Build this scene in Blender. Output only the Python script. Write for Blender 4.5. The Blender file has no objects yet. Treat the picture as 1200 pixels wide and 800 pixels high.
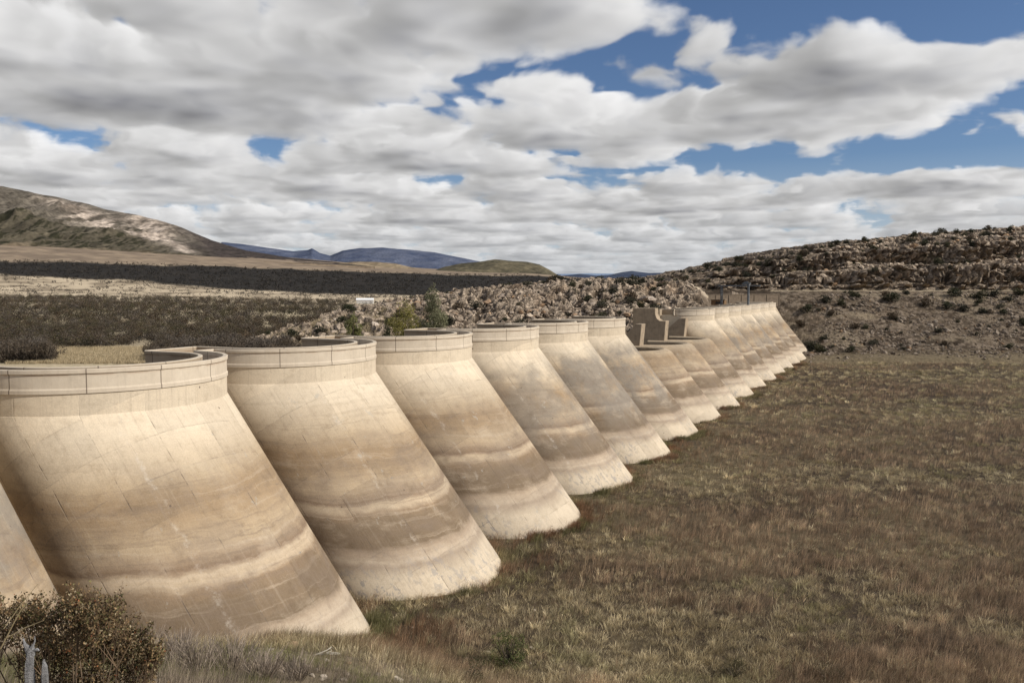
import bpy, math, random
import numpy as np

rng = np.random.default_rng(7)
random.seed(7)
SC = bpy.context.scene
COL = SC.collection
R = math.radians

# ------------------------------------------------------------------ frame of the place
F_PX, HORIZON = 959.5, 339.8            # lens and level line of the photograph (1200 px wide)
CAMZ = 27.5
TH = 0.4421                              # heading of the dam axis, right of the view
U = np.array([math.sin(TH), math.cos(TH)])      # along the dam
V = np.array([math.cos(TH), -math.sin(TH)])     # upstream
DIST = 58.74                             # dam centre line, left of the viewpoint
PITCH, B0 = 22.0, 1.0856                 # arch spacing
RU, RV = 9.98, 9.25                      # arch half width / depth
CREST = CAMZ - 5.57
BAND = 3.3
LEAN = 15.37 / (22.3 - BAND)
SPILL = 14.4
SUN_AZ, SUN_EL = 107.0, 35.0
SX, SY = 44.0, 19.0                      # which piece of the cloud field hangs over the dam


def W(t, s, z=0.0):
    """dam coordinates -> world"""
    return np.array([U[0]*t + V[0]*(s-DIST), U[1]*t + V[1]*(s-DIST), z])


def tn(n):
    return (n + B0)*PITCH


# ------------------------------------------------------------------ numpy noise
def _h(ix, iy, iz, seed):
    a = (ix.astype(np.int64)*374761393 + iy.astype(np.int64)*668265263 + iz.astype(np.int64)*2147483647 + seed*974711)
    a = a.astype(np.uint64) & np.uint64(0xFFFFFFFF)
    a = ((a ^ (a >> np.uint64(13)))*np.uint64(1274126177)) & np.uint64(0xFFFFFFFF)
    a = ((a ^ (a >> np.uint64(16)))*np.uint64(2246822519)) & np.uint64(0xFFFFFFFF)
    a = a ^ (a >> np.uint64(15))
    return (a & np.uint64(0xFFFFFF)).astype(np.float64)/0xFFFFFF


def noise(x, y, z=0.0, seed=0):
    x = np.asarray(x, float); y = np.asarray(y, float); z = np.asarray(z, float) + 0*x
    ix, iy, iz = np.floor(x), np.floor(y), np.floor(z)
    fx, fy, fz = x-ix, y-iy, z-iz
    fx, fy, fz = [f*f*f*(f*(f*6-15)+10) for f in (fx, fy, fz)]
    r = 0
    flat = not np.any(fz)
    for dz in ((0,) if flat else (0, 1)):
        wz = 1.0 if flat else (fz if dz else 1-fz)
        for dy in (0, 1):
            wy = fy if dy else 1-fy
            for dx in (0, 1):
                wx = fx if dx else 1-fx
                r = r + wx*wy*wz*_h(ix+dx, iy+dy, iz+dz, seed)
    return r


def fbm(x, y, z=0.0, octv=5, seed=0, gain=.5, lac=2.03):
    a, s, tot = 1.0, 0, 0
    for o in range(octv):
        s = s + a*noise(np.asarray(x)*lac**o + 17.3*o, np.asarray(y)*lac**o - 9.1*o, np.asarray(z)*lac**o, seed+o)
        tot += a; a *= gain
    return s/tot


def ridged(x, y, octv=5, seed=0):
    a, s, tot = 1.0, 0, 0
    for o in range(octv):
        n = 1-np.abs(2*noise(x*2.1**o + 7*o, y*2.1**o + 3*o, 0, seed+o)-1)
        s = s + a*n*n; tot += a; a *= .5
    return s/tot


def cells(x, y, z, seed=0):
    """worley: F1, F2, random value of the nearest cell"""
    ix, iy, iz = np.floor(x), np.floor(y), np.floor(z)
    f1 = np.full(x.shape, 9.0); f2 = np.full(x.shape, 9.0); val = np.zeros(x.shape)
    for dx in (-1, 0, 1):
        for dy in (-1, 0, 1):
            for dz in (-1, 0, 1):
                cx, cy, cz = ix+dx, iy+dy, iz+dz
                px = cx+_h(cx, cy, cz, seed); py = cy+_h(cx, cy, cz, seed+1); pz = cz+_h(cx, cy, cz, seed+2)
                d = np.sqrt((px-x)**2+(py-y)**2+(pz-z)**2)
                v = _h(cx, cy, cz, seed+3)
                near = d < f1
                f2 = np.where(near, f1, np.minimum(f2, d))
                val = np.where(near, v, val)
                f1 = np.where(near, d, f1)
    return f1, f2, val


def sstep(a, b, x):
    k = np.clip((x-a)/(b-a), 0, 1)
    return k*k*(3-2*k)


def mixc(a, b, k):
    k = np.asarray(k)[..., None]
    return np.asarray(a)*(1-k) + np.asarray(b)*k


# ------------------------------------------------------------------ mesh / object helpers
def mesh_np(name, verts, faces, cols=None, smooth=False, attrs=None):
    """faces: list of int arrays (n,3) or (n,4)"""
    if not isinstance(faces, (list, tuple)):
        faces = [faces]
    me = bpy.data.meshes.new(name)
    verts = np.asarray(verts, dtype=np.float32)
    me.vertices.add(len(verts)); me.vertices.foreach_set('co', verts.ravel())
    loops = np.concatenate([f.ravel() for f in faces]).astype(np.int32)
    sizes = np.concatenate([np.full(len(f), f.shape[1]) for f in faces]).astype(np.int32)
    starts = np.concatenate([[0], np.cumsum(sizes)[:-1]]).astype(np.int32)
    me.loops.add(len(loops)); me.loops.foreach_set('vertex_index', loops)
    me.polygons.add(len(sizes)); me.polygons.foreach_set('loop_start', starts)
    me.polygons.foreach_set('loop_total', sizes)
    me.polygons.foreach_set('use_smooth', np.full(len(sizes), smooth, dtype=bool))
    me.update(calc_edges=True)
    if cols is not None:
        a = me.attributes.new('tint', 'FLOAT_COLOR', 'POINT')
        c = np.ones((len(verts), 4), np.float32); c[:, :3] = cols
        a.data.foreach_set('color', c.ravel())
    for k, v in (attrs or {}).items():
        a = me.attributes.new(k, 'FLOAT', 'POINT')
        a.data.foreach_set('value', np.broadcast_to(np.asarray(v, np.float32), (len(verts),)).copy())
    return me


def link(name, me, mat=None, parent=None, loc=None):
    o = bpy.data.objects.new(name, me)
    COL.objects.link(o)
    if mat and me is not None:
        me.materials.clear(); me.materials.append(mat)
    if parent is not None:
        o.parent = parent
        pl = parent['_loc'] if '_loc' in parent else None
    if loc is not None:
        o.location = loc
    return o


def tag(o, label=None, cat=None, group=None, kind=None):
    if label: o['label'] = label
    if cat: o['category'] = cat
    if group: o['group'] = group
    if kind: o['kind'] = kind
    return o


def empty(name, loc, label, cat, group=None, rz=0.0):
    o = bpy.data.objects.new(name, None); COL.objects.link(o)
    o.empty_display_size = .5
    o.location = loc; o.rotation_euler = (0, 0, rz)
    return tag(o, label, cat, group)


def copy_tree(o, loc, rz, sc, group=None, label=None):
    c = o.copy(); COL.objects.link(c)
    c.location = loc; c.rotation_euler = (0, 0, rz); c.scale = (sc, sc, sc)
    if label: c['label'] = label
    for ch in o.children:
        d = ch.copy(); COL.objects.link(d); d.parent = c
    return c


class MB:
    """collects verts and faces for one mesh"""
    def __init__(self): self.v = []; self.q = []; self.t = []; self.c = []; self.n = 0

    def add(self, v, q=None, t=None, c=None):
        v = np.asarray(v, float)
        self.v.append(v)
        if q is not None and len(q): self.q.append(np.asarray(q, int)+self.n)
        if t is not None and len(t): self.t.append(np.asarray(t, int)+self.n)
        self.c.append(np.broadcast_to(np.asarray((1, 1, 1) if c is None else c, float), (len(v), 3)))
        self.n += len(v)

    def box(self, lo, hi, c=None, frame=None):
        x0, y0, z0 = lo; x1, y1, z1 = hi
        v = np.array([[x0, y0, z0], [x1, y0, z0], [x1, y1, z0], [x0, y1, z0], [x0, y0, z1], [x1, y0, z1], [x1, y1, z1], [x0, y1, z1]], float)
        if frame is not None: v = frame(v)
        self.add(v, q=[[0, 3, 2, 1], [4, 5, 6, 7], [0, 1, 5, 4], [1, 2, 6, 5], [2, 3, 7, 6], [3, 0, 4, 7]], c=c)

    def tube(self, pts, rad, k=7, c=None):
        pts = np.asarray(pts, float); n = len(pts)
        rad = np.broadcast_to(np.asarray(rad, float), (n,))
        tg = np.gradient(pts, axis=0); tg /= np.linalg.norm(tg, axis=1)[:, None]+1e-9
        ref = np.array([.31, .17, .93]) if abs(tg[0][2]) < .9 else np.array([1., .1, 0])
        vv = []
        for i in range(n):
            a = np.cross(tg[i], ref); a /= np.linalg.norm(a); b = np.cross(tg[i], a)
            th = np.arange(k)*2*math.pi/k
            vv.append(pts[i]+rad[i]*(np.cos(th)[:, None]*a+np.sin(th)[:, None]*b))
        q = []
        for i in range(n-1):
            for j in range(k):
                q.append([i*k+j, i*k+(j+1) % k, (i+1)*k+(j+1) % k, (i+1)*k+j])
        vv = np.concatenate(vv)
        m = len(vv)
        vv = np.concatenate([vv, pts[:1], pts[-1:]])
        t = [[m, (j+1) % k, j] for j in range(k)]+[[m+1, (n-1)*k+j, (n-1)*k+(j+1) % k] for j in range(k)]
        self.add(vv, q=q, t=t, c=c)

    def mesh(self, name, smooth=False):
        f = []
        if self.q: f.append(np.concatenate(self.q))
        if self.t: f.append(np.concatenate(self.t))
        return mesh_np(name, np.concatenate(self.v), f, np.concatenate(self.c), smooth)


def grid_faces(nr, nc):
    i = np.arange(nr-1)[:, None]*nc+np.arange(nc-1)[None, :]
    return np.stack([i, i+1, i+nc+1, i+nc], -1).reshape(-1, 4)


# ------------------------------------------------------------------ node helper
class NT:
    def __init__(self, tree): self.t = tree; self.n = tree.nodes; self.l = tree.links

    def new(self, typ, **kw):
        n = self.n.new(typ)
        for k, v in kw.items(): setattr(n, k, v)
        return n

    def put(self, sock, v):
        if hasattr(v, 'links') or isinstance(v, bpy.types.NodeSocket): self.l.new(v, sock)
        else:
            try: sock.default_value = v
            except Exception: sock.default_value = (*v, 1.0)

    def m(self, op, a, b=0.0, c=0.0, clamp=False):
        n = self.new('ShaderNodeMath', operation=op, use_clamp=clamp)
        self.put(n.inputs[0], a); self.put(n.inputs[1], b); self.put(n.inputs[2], c)
        return n.outputs[0]

    def vm(self, op, a, b=(0, 0, 0), scale=None):
        n = self.new('ShaderNodeVectorMath', operation=op)
        self.put(n.inputs[0], a)
        if op != 'SCALE': self.put(n.inputs[1], b)
        if scale is not None: self.put(n.inputs['Scale'], scale)
        return n.outputs['Value'] if op in ('DISTANCE', 'LENGTH', 'DOT_PRODUCT') else n.outputs[0]

    def noise(self, vec, scale, detail=4, rough=.55, dims='3D', w=None, lac=2.0, dist=0.0):
        n = self.new('ShaderNodeTexNoise', noise_dimensions=dims)
        if vec is not None: self.l.new(vec, n.inputs['Vector'])
        n.inputs['Scale'].default_value = scale; n.inputs['Detail'].default_value = detail
        n.inputs['Roughness'].default_value = rough; n.inputs['Lacunarity'].default_value = lac
        n.inputs['Distortion'].default_value = dist
        if w is not None: self.put(n.inputs['W'], w)
        return n.outputs[0]

    def white(self, vec):
        n = self.new('ShaderNodeTexWhiteNoise', noise_dimensions='3D'); self.l.new(vec, n.inputs['Vector'])
        return n.outputs['Value']

    def map(self, v, a, b, c=0.0, d=1.0, smooth=False):
        n = self.new('ShaderNodeMapRange'); n.clamp = True
        if smooth: n.interpolation_type = 'SMOOTHSTEP'
        self.put(n.inputs[0], v)
        for i, k in enumerate((a, b, c, d)): self.put(n.inputs[i+1], k)
        return n.outputs[0]

    def mix(self, fac, a, b, mode='MIX'):
        n = self.new('ShaderNodeMix', data_type='RGBA', blend_type=mode)
        self.put(n.inputs[0], fac); self.put(n.inputs[6], a); self.put(n.inputs[7], b)
        return n.outputs[2]

    def ramp(self, fac, stops, interp='LINEAR'):
        n = self.new('ShaderNodeValToRGB'); cr = n.color_ramp; cr.interpolation = interp
        while len(cr.elements) < len(stops): cr.elements.new(.5)
        for e, (p, c) in zip(cr.elements, stops): e.position = p; e.color = (*c, 1)
        self.put(n.inputs[0], fac)
        return n.outputs[0]

    def comb(self, x, y, z=0.0):
        n = self.new('ShaderNodeCombineXYZ')
        for i, k in enumerate((x, y, z)): self.put(n.inputs[i], k)
        return n.outputs[0]

    def attr(self, name, out='Fac'):
        n = self.new('ShaderNodeAttribute', attribute_name=name)
        return n.outputs[out]


def material(name, rough=.9, spec=.2):
    m = bpy.data.materials.new(name); m.use_nodes = True
    nt = NT(m.node_tree)
    b = m.node_tree.nodes['Principled BSDF']
    b.inputs['Roughness'].default_value = rough
    b.inputs['Specular IOR Level'].default_value = spec
    return m, nt, b


def bump(nt, b, h, strength=.5, dist=.05):
    n = nt.new('ShaderNodeBump'); n.inputs['Strength'].default_value = strength; n.inputs['Distance'].default_value = dist
    nt.l.new(h, n.inputs['Height']); nt.l.new(n.outputs[0], b.inputs['Normal'])


# ------------------------------------------------------------------ materials
def mat_tint(name, rough=.9, amount=.35, scale=3.0, bscale=None, bstr=.4, spec=.15, trans=0.0, detail=5):
    """vertex tint broken up by noise"""
    m, nt, b = material(name, rough, spec)
    geo = nt.new('ShaderNodeNewGeometry')
    n = nt.noise(geo.outputs['Position'], scale, detail, .6)
    k = nt.map(n, .25, .75, 1-amount, 1+amount)
    c = nt.vm('SCALE', nt.attr('tint', 'Color'), scale=k)
    nt.l.new(c, b.inputs['Base Color'])
    if bscale:
        bump(nt, b, nt.noise(geo.outputs['Position'], bscale, 6, .65), bstr, .3)
    if trans:
        tr = nt.new('ShaderNodeBsdfTranslucent'); nt.l.new(c, tr.inputs[0])
        mx = nt.new('ShaderNodeMixShader'); mx.inputs[0].default_value = trans
        nt.l.new(b.outputs[0], mx.inputs[1]); nt.l.new(tr.outputs[0], mx.inputs[2])
        nt.l.new(mx.outputs[0], m.node_tree.nodes['Material Output'].inputs[0])
    return m


def mat_dam(name, barrel=True):
    """weathered water-stained concrete; u along the arc, v across the lifts, aid the arch"""
    m, nt, b = material(name, .88, .18)
    geo = nt.new('ShaderNodeNewGeometry'); P = geo.outputs['Position']
    sep = nt.new('ShaderNodeSeparateXYZ'); nt.l.new(P, sep.inputs[0]); z = sep.outputs[2]
    u, v, aid, gry = nt.attr('u'), nt.attr('v'), nt.attr('aid'), nt.attr('grey')
    uva = nt.comb(u, v, nt.m('MULTIPLY', aid, 7.31))
    # large scale wander of the water marks
    w1 = nt.noise(nt.comb(nt.m('MULTIPLY', u, .07), nt.m('MULTIPLY', z, .12), nt.m('MULTIPLY', aid, 5.1)), 1.0, 3, .55)
    w2 = nt.noise(nt.comb(nt.m('MULTIPLY', u, .5), nt.m('MULTIPLY', z, 1.1), aid), 1.0, 5, .65)
    ids = nt.white(nt.comb(aid, 3.7, 1.1))
    zz = nt.m('ADD', z, nt.m('MULTIPLY', nt.m('SUBTRACT', w1, .5), 2.0))
    zz = nt.m('ADD', zz, nt.m('MULTIPLY', nt.m('SUBTRACT', w2, .5), .75))
    zz = nt.m('ADD', zz, nt.m('MULTIPLY', nt.m('SUBTRACT', ids, .5), .5))
    f = nt.m('DIVIDE', zz, 22.0)
    cream = (.545, .46, .345); tan = (.41, .315, .205); brn = (.25, .176, .108); dk = (.170, .123, .078); pale = (.60, .51, .385)
    st = [(0, cream), (.10, cream), (.125, (.45, .37, .275)), (.145, (.34, .27, .20)), (.165, (.46, .375, .28)), (.195, (.36, .28, .20)),
          (.215, dk), (.30, (.19, .137, .086)), (.335, brn), (.355, (.47, .37, .255)), (.372, (.47, .37, .255)), (.388, (.205, .138, .087)), (.41, (.31, .23, .152)),
          (.45, tan), (.52, (.315, .226, .135)), (.58, (.29, .203, .118)), (.63, tan), (.68, (.50, .405, .285)), (.78, pale), (1, pale)]
    c = nt.ramp(f, st)
    # thin individual water lines
    lines = nt.noise(nt.comb(nt.m('MULTIPLY', u, .035), nt.m('MULTIPLY', zz, 2.3), aid), 1.0, 6, .72)
    lo = nt.map(z, 2.0, 5.0); hi = nt.map(z, 12.0, 17.5, 1.0, .15)
    k = nt.m('MULTIPLY', lo, hi)
    c = nt.mix(nt.m('MULTIPLY', nt.map(lines, .50, .70), nt.m('MULTIPLY', k, .72)), c, (.20, .145, .10))
    c = nt.mix(nt.m('MULTIPLY', nt.map(lines, .46, .28), nt.m('MULTIPLY', k, .62)), c, (.48, .39, .29))
    # pour panels: each lift / bay takes its own tone
    bay, lift = 4.35, 3.1
    jw = nt.noise(uva, .35, 2, .5)
    vv = nt.m('ADD', v, nt.m('MULTIPLY', jw, .25))
    pu = nt.m('FLOOR', nt.m('DIVIDE', u, bay)); pv = nt.m('FLOOR', nt.m('DIVIDE', vv, lift))
    tone = nt.white(nt.comb(pu, pv, nt.m('ADD', aid, .5)))
    c = nt.mix(1.0, c, nt.ramp(tone, [(0, (.87, .86, .85)), (.5, (.98, .98, .98)), (1, (1.04, 1.03, 1.015))]), 'MULTIPLY')
    # grey lichen weathering
    g1 = nt.noise(uva, .16, 6, .62)
    gz = nt.m('MULTIPLY', nt.map(z, 4.0, 8.0), nt.map(z, 18.8, 15.5))
    g = nt.m('MULTIPLY', nt.m('MULTIPLY', nt.map(g1, .38, .56), gz), gry)
    c = nt.mix(nt.m('MULTIPLY', g, .88), c, (.215, .19, .158))
    dp = nt.noise(nt.comb(nt.m('MULTIPLY', u, .22), nt.m('MULTIPLY', z, .42), nt.m('MULTIPLY', aid, 2.7)), 1.0, 7, .66)
    dpz = nt.m('MULTIPLY', nt.map(z, 1.5, 4.5), nt.map(z, 17.0, 12.0))
    c = nt.mix(nt.m('MULTIPLY', nt.map(dp, .50, .68, 0, .55), dpz), c, (.19, .145, .11))
    c = nt.mix(nt.m('MULTIPLY', nt.map(dp, .46, .30, 0, .45), dpz), c, (.47, .385, .285))
    # runs of dirt and lime down the slope
    str1 = nt.noise(nt.comb(nt.m('MULTIPLY', u, 3.2), nt.m('MULTIPLY', v, .12), aid), 1.0, 5, .7)
    c = nt.mix(nt.map(str1, .52, .8, 0, .5), c, (.28, .22, .165))
    c = nt.mix(nt.map(str1, .44, .2, 0, .22), c, (.60, .53, .43))
    # blotches and grain
    bl = nt.noise(P, .9, 7, .68)
    c = nt.mix(1.0, c, nt.ramp(bl, [(.25, (.80, .775, .75)), (.47, (1, 1, 1)), (.72, (1.08, 1.075, 1.07))]), 'MULTIPLY')
    gr = nt.noise(P, 9.0, 5, .7)
    c = nt.mix(1.0, c, nt.ramp(gr, [(.3, (.87, .86, .85)), (.58, (1.03, 1.03, 1.03))]), 'MULTIPLY')
    # construction joints
    def seam(coord, step, width):
        fr = nt.m('FRACT', nt.m('DIVIDE', coord, step))
        d = nt.m('MULTIPLY', nt.m('MINIMUM', fr, nt.m('SUBTRACT', 1.0, fr)), step)
        return nt.map(d, width, width*.35)
    brk = nt.noise(uva, .55, 4, .7)
    vis = nt.map(brk, .44, .66)
    sv = nt.m('MULTIPLY', seam(vv, lift, .075), vis)
    ub = nt.m('ADD', u, nt.m('MULTIPLY', nt.m('SUBTRACT', jw, .5), .12))
    su = nt.m('MULTIPLY', seam(ub, bay, .06), nt.map(brk, .52, .36))
    suf = nt.m('MULTIPLY', seam(ub, bay/4, .03), nt.map(nt.noise(uva, .8, 3, .6), .5, .62))
    body = nt.map(z, CREST-BAND-.1, CREST-BAND-.35)
    c = nt.mix(nt.m('MULTIPLY', nt.m('MULTIPLY', sv, body), .42), c, (.19, .15, .115))
    c = nt.mix(nt.m('MULTIPLY', nt.m('MULTIPLY', su, body), .75), c, (.12, .095, .075))
    c = nt.mix(nt.m('MULTIPLY', nt.m('MULTIPLY', suf, body), .35), c, (.2, .16, .12))
    # lime seam
    dl = nt.m('ABSOLUTE', nt.m('SUBTRACT', nt.m('ADD', u, nt.m('MULTIPLY', nt.noise(uva, .5, 5, .75), 2.2)), nt.m('ADD', 13.4, nt.m('MULTIPLY', ids, 5.0))))
    lime = nt.m('MULTIPLY', nt.map(dl, .30, .02), nt.map(nt.noise(uva, .9, 6, .75), .48, .66))
    lime = nt.m('MULTIPLY', lime, nt.map(ids, .35, .5, .15, 1))
    c = nt.mix(nt.m('MULTIPLY', nt.m('MULTIPLY', lime, body), .42), c, (.62, .56, .48))
    # chipped patches and bolt holes
    ch = nt.noise(nt.comb(nt.m('MULTIPLY', u, .35), nt.m('MULTIPLY', z, 1.0), nt.m('MULTIPLY', aid, 3.3)), 1.0, 7, .75)
    c = nt.mix(nt.m('MULTIPLY', nt.map(ch, .69, .71), body), c, (.24, .21, .175))
    vo = nt.new('ShaderNodeTexVoronoi'); vo.inputs['Scale'].default_value = .7; nt.l.new(uva, vo.inputs['Vector'])
    c = nt.mix(nt.m('MULTIPLY', nt.map(vo.outputs['Distance'], .075, .04), nt.map(vo.outputs['Color'], .55, .6)), c, (.12, .09, .07))
    pt = nt.noise(nt.comb(nt.m('MULTIPLY', u, .8), nt.m('MULTIPLY', v, .5), nt.m('MULTIPLY', aid, 4.1)), 1.0, 6, .75)
    c = nt.mix(nt.m('MULTIPLY', nt.m('MULTIPLY', nt.map(pt, .64, .68), body), .55), c, (.36, .335, .29))
    # blue-grey scaling skin left at the toe
    sk = nt.noise(nt.comb(nt.m('MULTIPLY', u, 1.5), nt.m('MULTIPLY', v, .9), aid), 1.0, 6, .72)
    skz = nt.m('MULTIPLY', nt.map(z, 4.4, 1.6), nt.map(nt.noise(uva, .13, 2, .5), .42, .6))
    c = nt.mix(nt.m('MULTIPLY', nt.m('MULTIPLY', nt.map(sk, .53, .56), skz), .62), c, (.235, .225, .225))
    # splash of soil at the very foot
    c = nt.mix(nt.map(z, 1.2, .2, 0, .25), c, (.33, .27, .2))
    hs = nt.new('ShaderNodeHueSaturation'); hs.inputs['Saturation'].default_value = .97; hs.inputs['Value'].default_value = 1.0
    nt.l.new(c, hs.inputs['Color']); c = hs.outputs[0]
    nt.l.new(c, b.inputs['Base Color'])
    hgt = nt.m('ADD', nt.m('MULTIPLY', gr, .5), nt.m('MULTIPLY', nt.noise(uva, 2.2, 6, .7), .7))
    hgt = nt.m('SUBTRACT', hgt, nt.m('MULTIPLY', nt.m('ADD', su, sv), .8))
    bump(nt, b, hgt, .45, .05)
    return m


def mat_parapet(name, tone=1.0):
    m, nt, b = material(name, .85, .2)
    geo = nt.new('ShaderNodeNewGeometry'); P = geo.outputs['Position']
    u, hz, aid = nt.attr('u'), nt.attr('v'), nt.attr('aid')
    uva = nt.comb(u, hz, nt.m('MULTIPLY', aid, 7.3))
    c = nt.ramp(nt.noise(P, .7, 6, .65), [(.25, (.45, .37, .27)), (.5, (.53, .44, .325)), (.75, (.58, .49, .37))])
    st = nt.noise(nt.comb(nt.m('MULTIPLY', u, 2.6), nt.m('MULTIPLY', hz, .25), aid), 1.0, 5, .7)
    c = nt.mix(nt.map(st, .54, .8, 0, .5), c, (.3, .245, .185))
    # broken red-brown strip under the coping lip
    lip = nt.m('MULTIPLY', nt.map(hz, -.30, -.36), nt.map(hz, -.52, -.40))
    c = nt.mix(nt.m('MULTIPLY', lip, nt.map(nt.noise(uva, .8, 4, .6), .4, .55, 0, .55)), c, (.30, .18, .10))
    fr = nt.m('FRACT', nt.m('DIVIDE', nt.m('ADD', u, nt.m('MULTIPLY', aid, 1.3)), 5.1))
    d = nt.m('MULTIPLY', nt.m('MINIMUM', fr, nt.m('SUBTRACT', 1.0, fr)), 5.1)
    j = nt.map(d, .055, .025)
    c = nt.mix(nt.m('MULTIPLY', j, .85), c, (.12, .085, .06))
    c = nt.mix(nt.map(nt.noise(P, 5.0, 5, .7), .55, .85, 0, .4), c, (.34, .28, .22))
    hs = nt.new('ShaderNodeHueSaturation'); hs.inputs['Saturation'].default_value = .85
    nt.l.new(c, hs.inputs['Color']); c = hs.outputs[0]
    if tone < 1: c = nt.mix(nt.map(hz, -.04, -.10), c, nt.vm('MULTIPLY', c, (tone, tone*.93, tone*.85)))  # shade below the coping top is put into the colour
    nt.l.new(c, b.inputs['Base Color'])
    bump(nt, b, nt.m('SUBTRACT', nt.noise(P, 6.0, 6, .7), j), .3, .03)
    return m


def mat_conc(name, base=(.46, .39, .30)):
    m, nt, b = material(name, .88, .18)
    geo = nt.new('ShaderNodeNewGeometry'); P = geo.outputs['Position']
    n = nt.noise(P, .8, 7, .65)
    lo = tuple(k*.62 for k in base); hi = tuple(k*1.15 for k in base)
    c = nt.ramp(n, [(.28, lo), (.5, base), (.75, hi)])
    sc = nt.vm('MULTIPLY', P, (2.2, 2.2, .12))
    c = nt.mix(nt.map(nt.noise(sc, 1.0, 5, .7), .5, .8, 0, .5), c, tuple(k*.5 for k in base))
    nt.l.new(c, b.inputs['Base Color'])
    bump(nt, b, nt.noise(P, 5.0, 6, .7), .35, .04)
    return m


def mat_rockhill(name):
    """rock sheet: vertex tint plus cracked blocks"""
    m, nt, b = material(name, .95, .1)
    geo = nt.new('ShaderNodeNewGeometry'); P = geo.outputs['Position']
    n = nt.noise(P, .55, 7, .7)
    c = nt.vm('SCALE', nt.attr('tint', 'Color'), scale=nt.map(n, .25, .75, .5, 1.5))
    ps = nt.vm('MULTIPLY', P, (1, 1, 2.2))
    vo = nt.new('ShaderNodeTexVoronoi', feature='DISTANCE_TO_EDGE'); vo.inputs['Scale'].default_value = .55
    nt.l.new(nt.vm('ADD', ps, nt.vm('SCALE', nt.new('ShaderNodeTexNoise').outputs['Color'], scale=.6)), vo.inputs['Vector'])
    cr = nt.map(vo.outputs['Distance'], .0, .09)
    rock = nt.attr('rock')
    c = nt.mix(nt.m('MULTIPLY', nt.m('SUBTRACT', 1.0, cr), nt.m('MULTIPLY', rock, .6)), c, (.05, .036, .026))
    nt.l.new(c, b.inputs['Base Color'])
    h = nt.m('ADD', nt.m('MULTIPLY', n, 1.2), nt.m('MULTIPLY', cr, nt.m('MULTIPLY', rock, .5)))
    bump(nt, b, h, .9, .7)
    return m


M = {}
M['dam'] = mat_dam('stained_concrete')
M['parapet'] = mat_parapet('parapet_concrete')
M['conc'] = mat_conc('plain_concrete', (.40, .325, .235))
M['inner'] = mat_parapet('shaded_parapet', .62)  # darker copy, shade of the downstream faces painted in
M['pier'] = mat_conc('pier_concrete', (.34, .268, .19))
M['shade'] = mat_conc('shaded_concrete', (.20, .155, .112))  # darker concrete, shade on the wall face put into its colour
M['road'] = mat_conc('walkway_concrete', (.30, .26, .21))
M['ground'] = mat_tint('dry_ground', .95, .35, .9, 2.5, .5, .1)
M['grass'] = mat_tint('dry_grass', .8, .18, .5, None, 0, .15, .25)
M['leaf'] = mat_tint('shrub_leaf', .7, .3, 2.0, None, 0, .25, .2)
M['twig'] = mat_tint('twig_bark', .9, .25, 6.0)
M['rockhill'] = mat_rockhill('rock_sheet')
M['boulder'] = mat_tint('boulder_rock', .93, .45, 1.6, 4.0, .6, .1)
M['mount'] = mat_tint('mountain_slope', .95, .55, .03, .02, .8, .05, detail=9)
M['steel'] = mat_tint('painted_steel', .5, .2, 4.0, None, 0, .4)
M['deadwood'] = mat_tint('dead_wood', .85, .35, 22.0, 60.0, .5)


# ------------------------------------------------------------------ terrain
def floor_z(t):
    return np.interp(t, [20, 46, 68, 90, 150, 266, 330], [1.6, .5, -.1, -.4, -.2, -.6, -1.3])


LX = np.array([230, 600, 1000, 1500, 2200, 3500, 5000, 9000, 40000.])
LL = np.array([415, 361, 349, 340, 328, 311, 298, 288, 288.])
LR = np.array([415, 368, 355, 347, 338, 323, 320.5, 319, 319.5])


def plain_z(X, Y):
    rho = np.hypot(X, Y)
    az = np.arctan2(X, Y)
    k = sstep(R(-32), R(2), az); k2 = sstep(R(.5), R(6), az)
    lr = np.log(np.maximum(rho, 60))
    yl = np.interp(lr, np.log(LX), LL); yr = np.interp(lr, np.log(LX), LR)
    yy = yl*(1-k)+yr*k
    yy = yy+k2*np.interp(lr, np.log([900, 2000, 3500, 9000]), [0, 0, 4.5, 7.5])
    z = CAMZ+(HORIZON-yy)*rho/F_PX
    z = np.where(rho < 230, 9.4+(z*0), z)
    return z + (fbm(X/60, Y/60, 0, 3, 5)-.5)*1.6*sstep(200, 500, rho)


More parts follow.
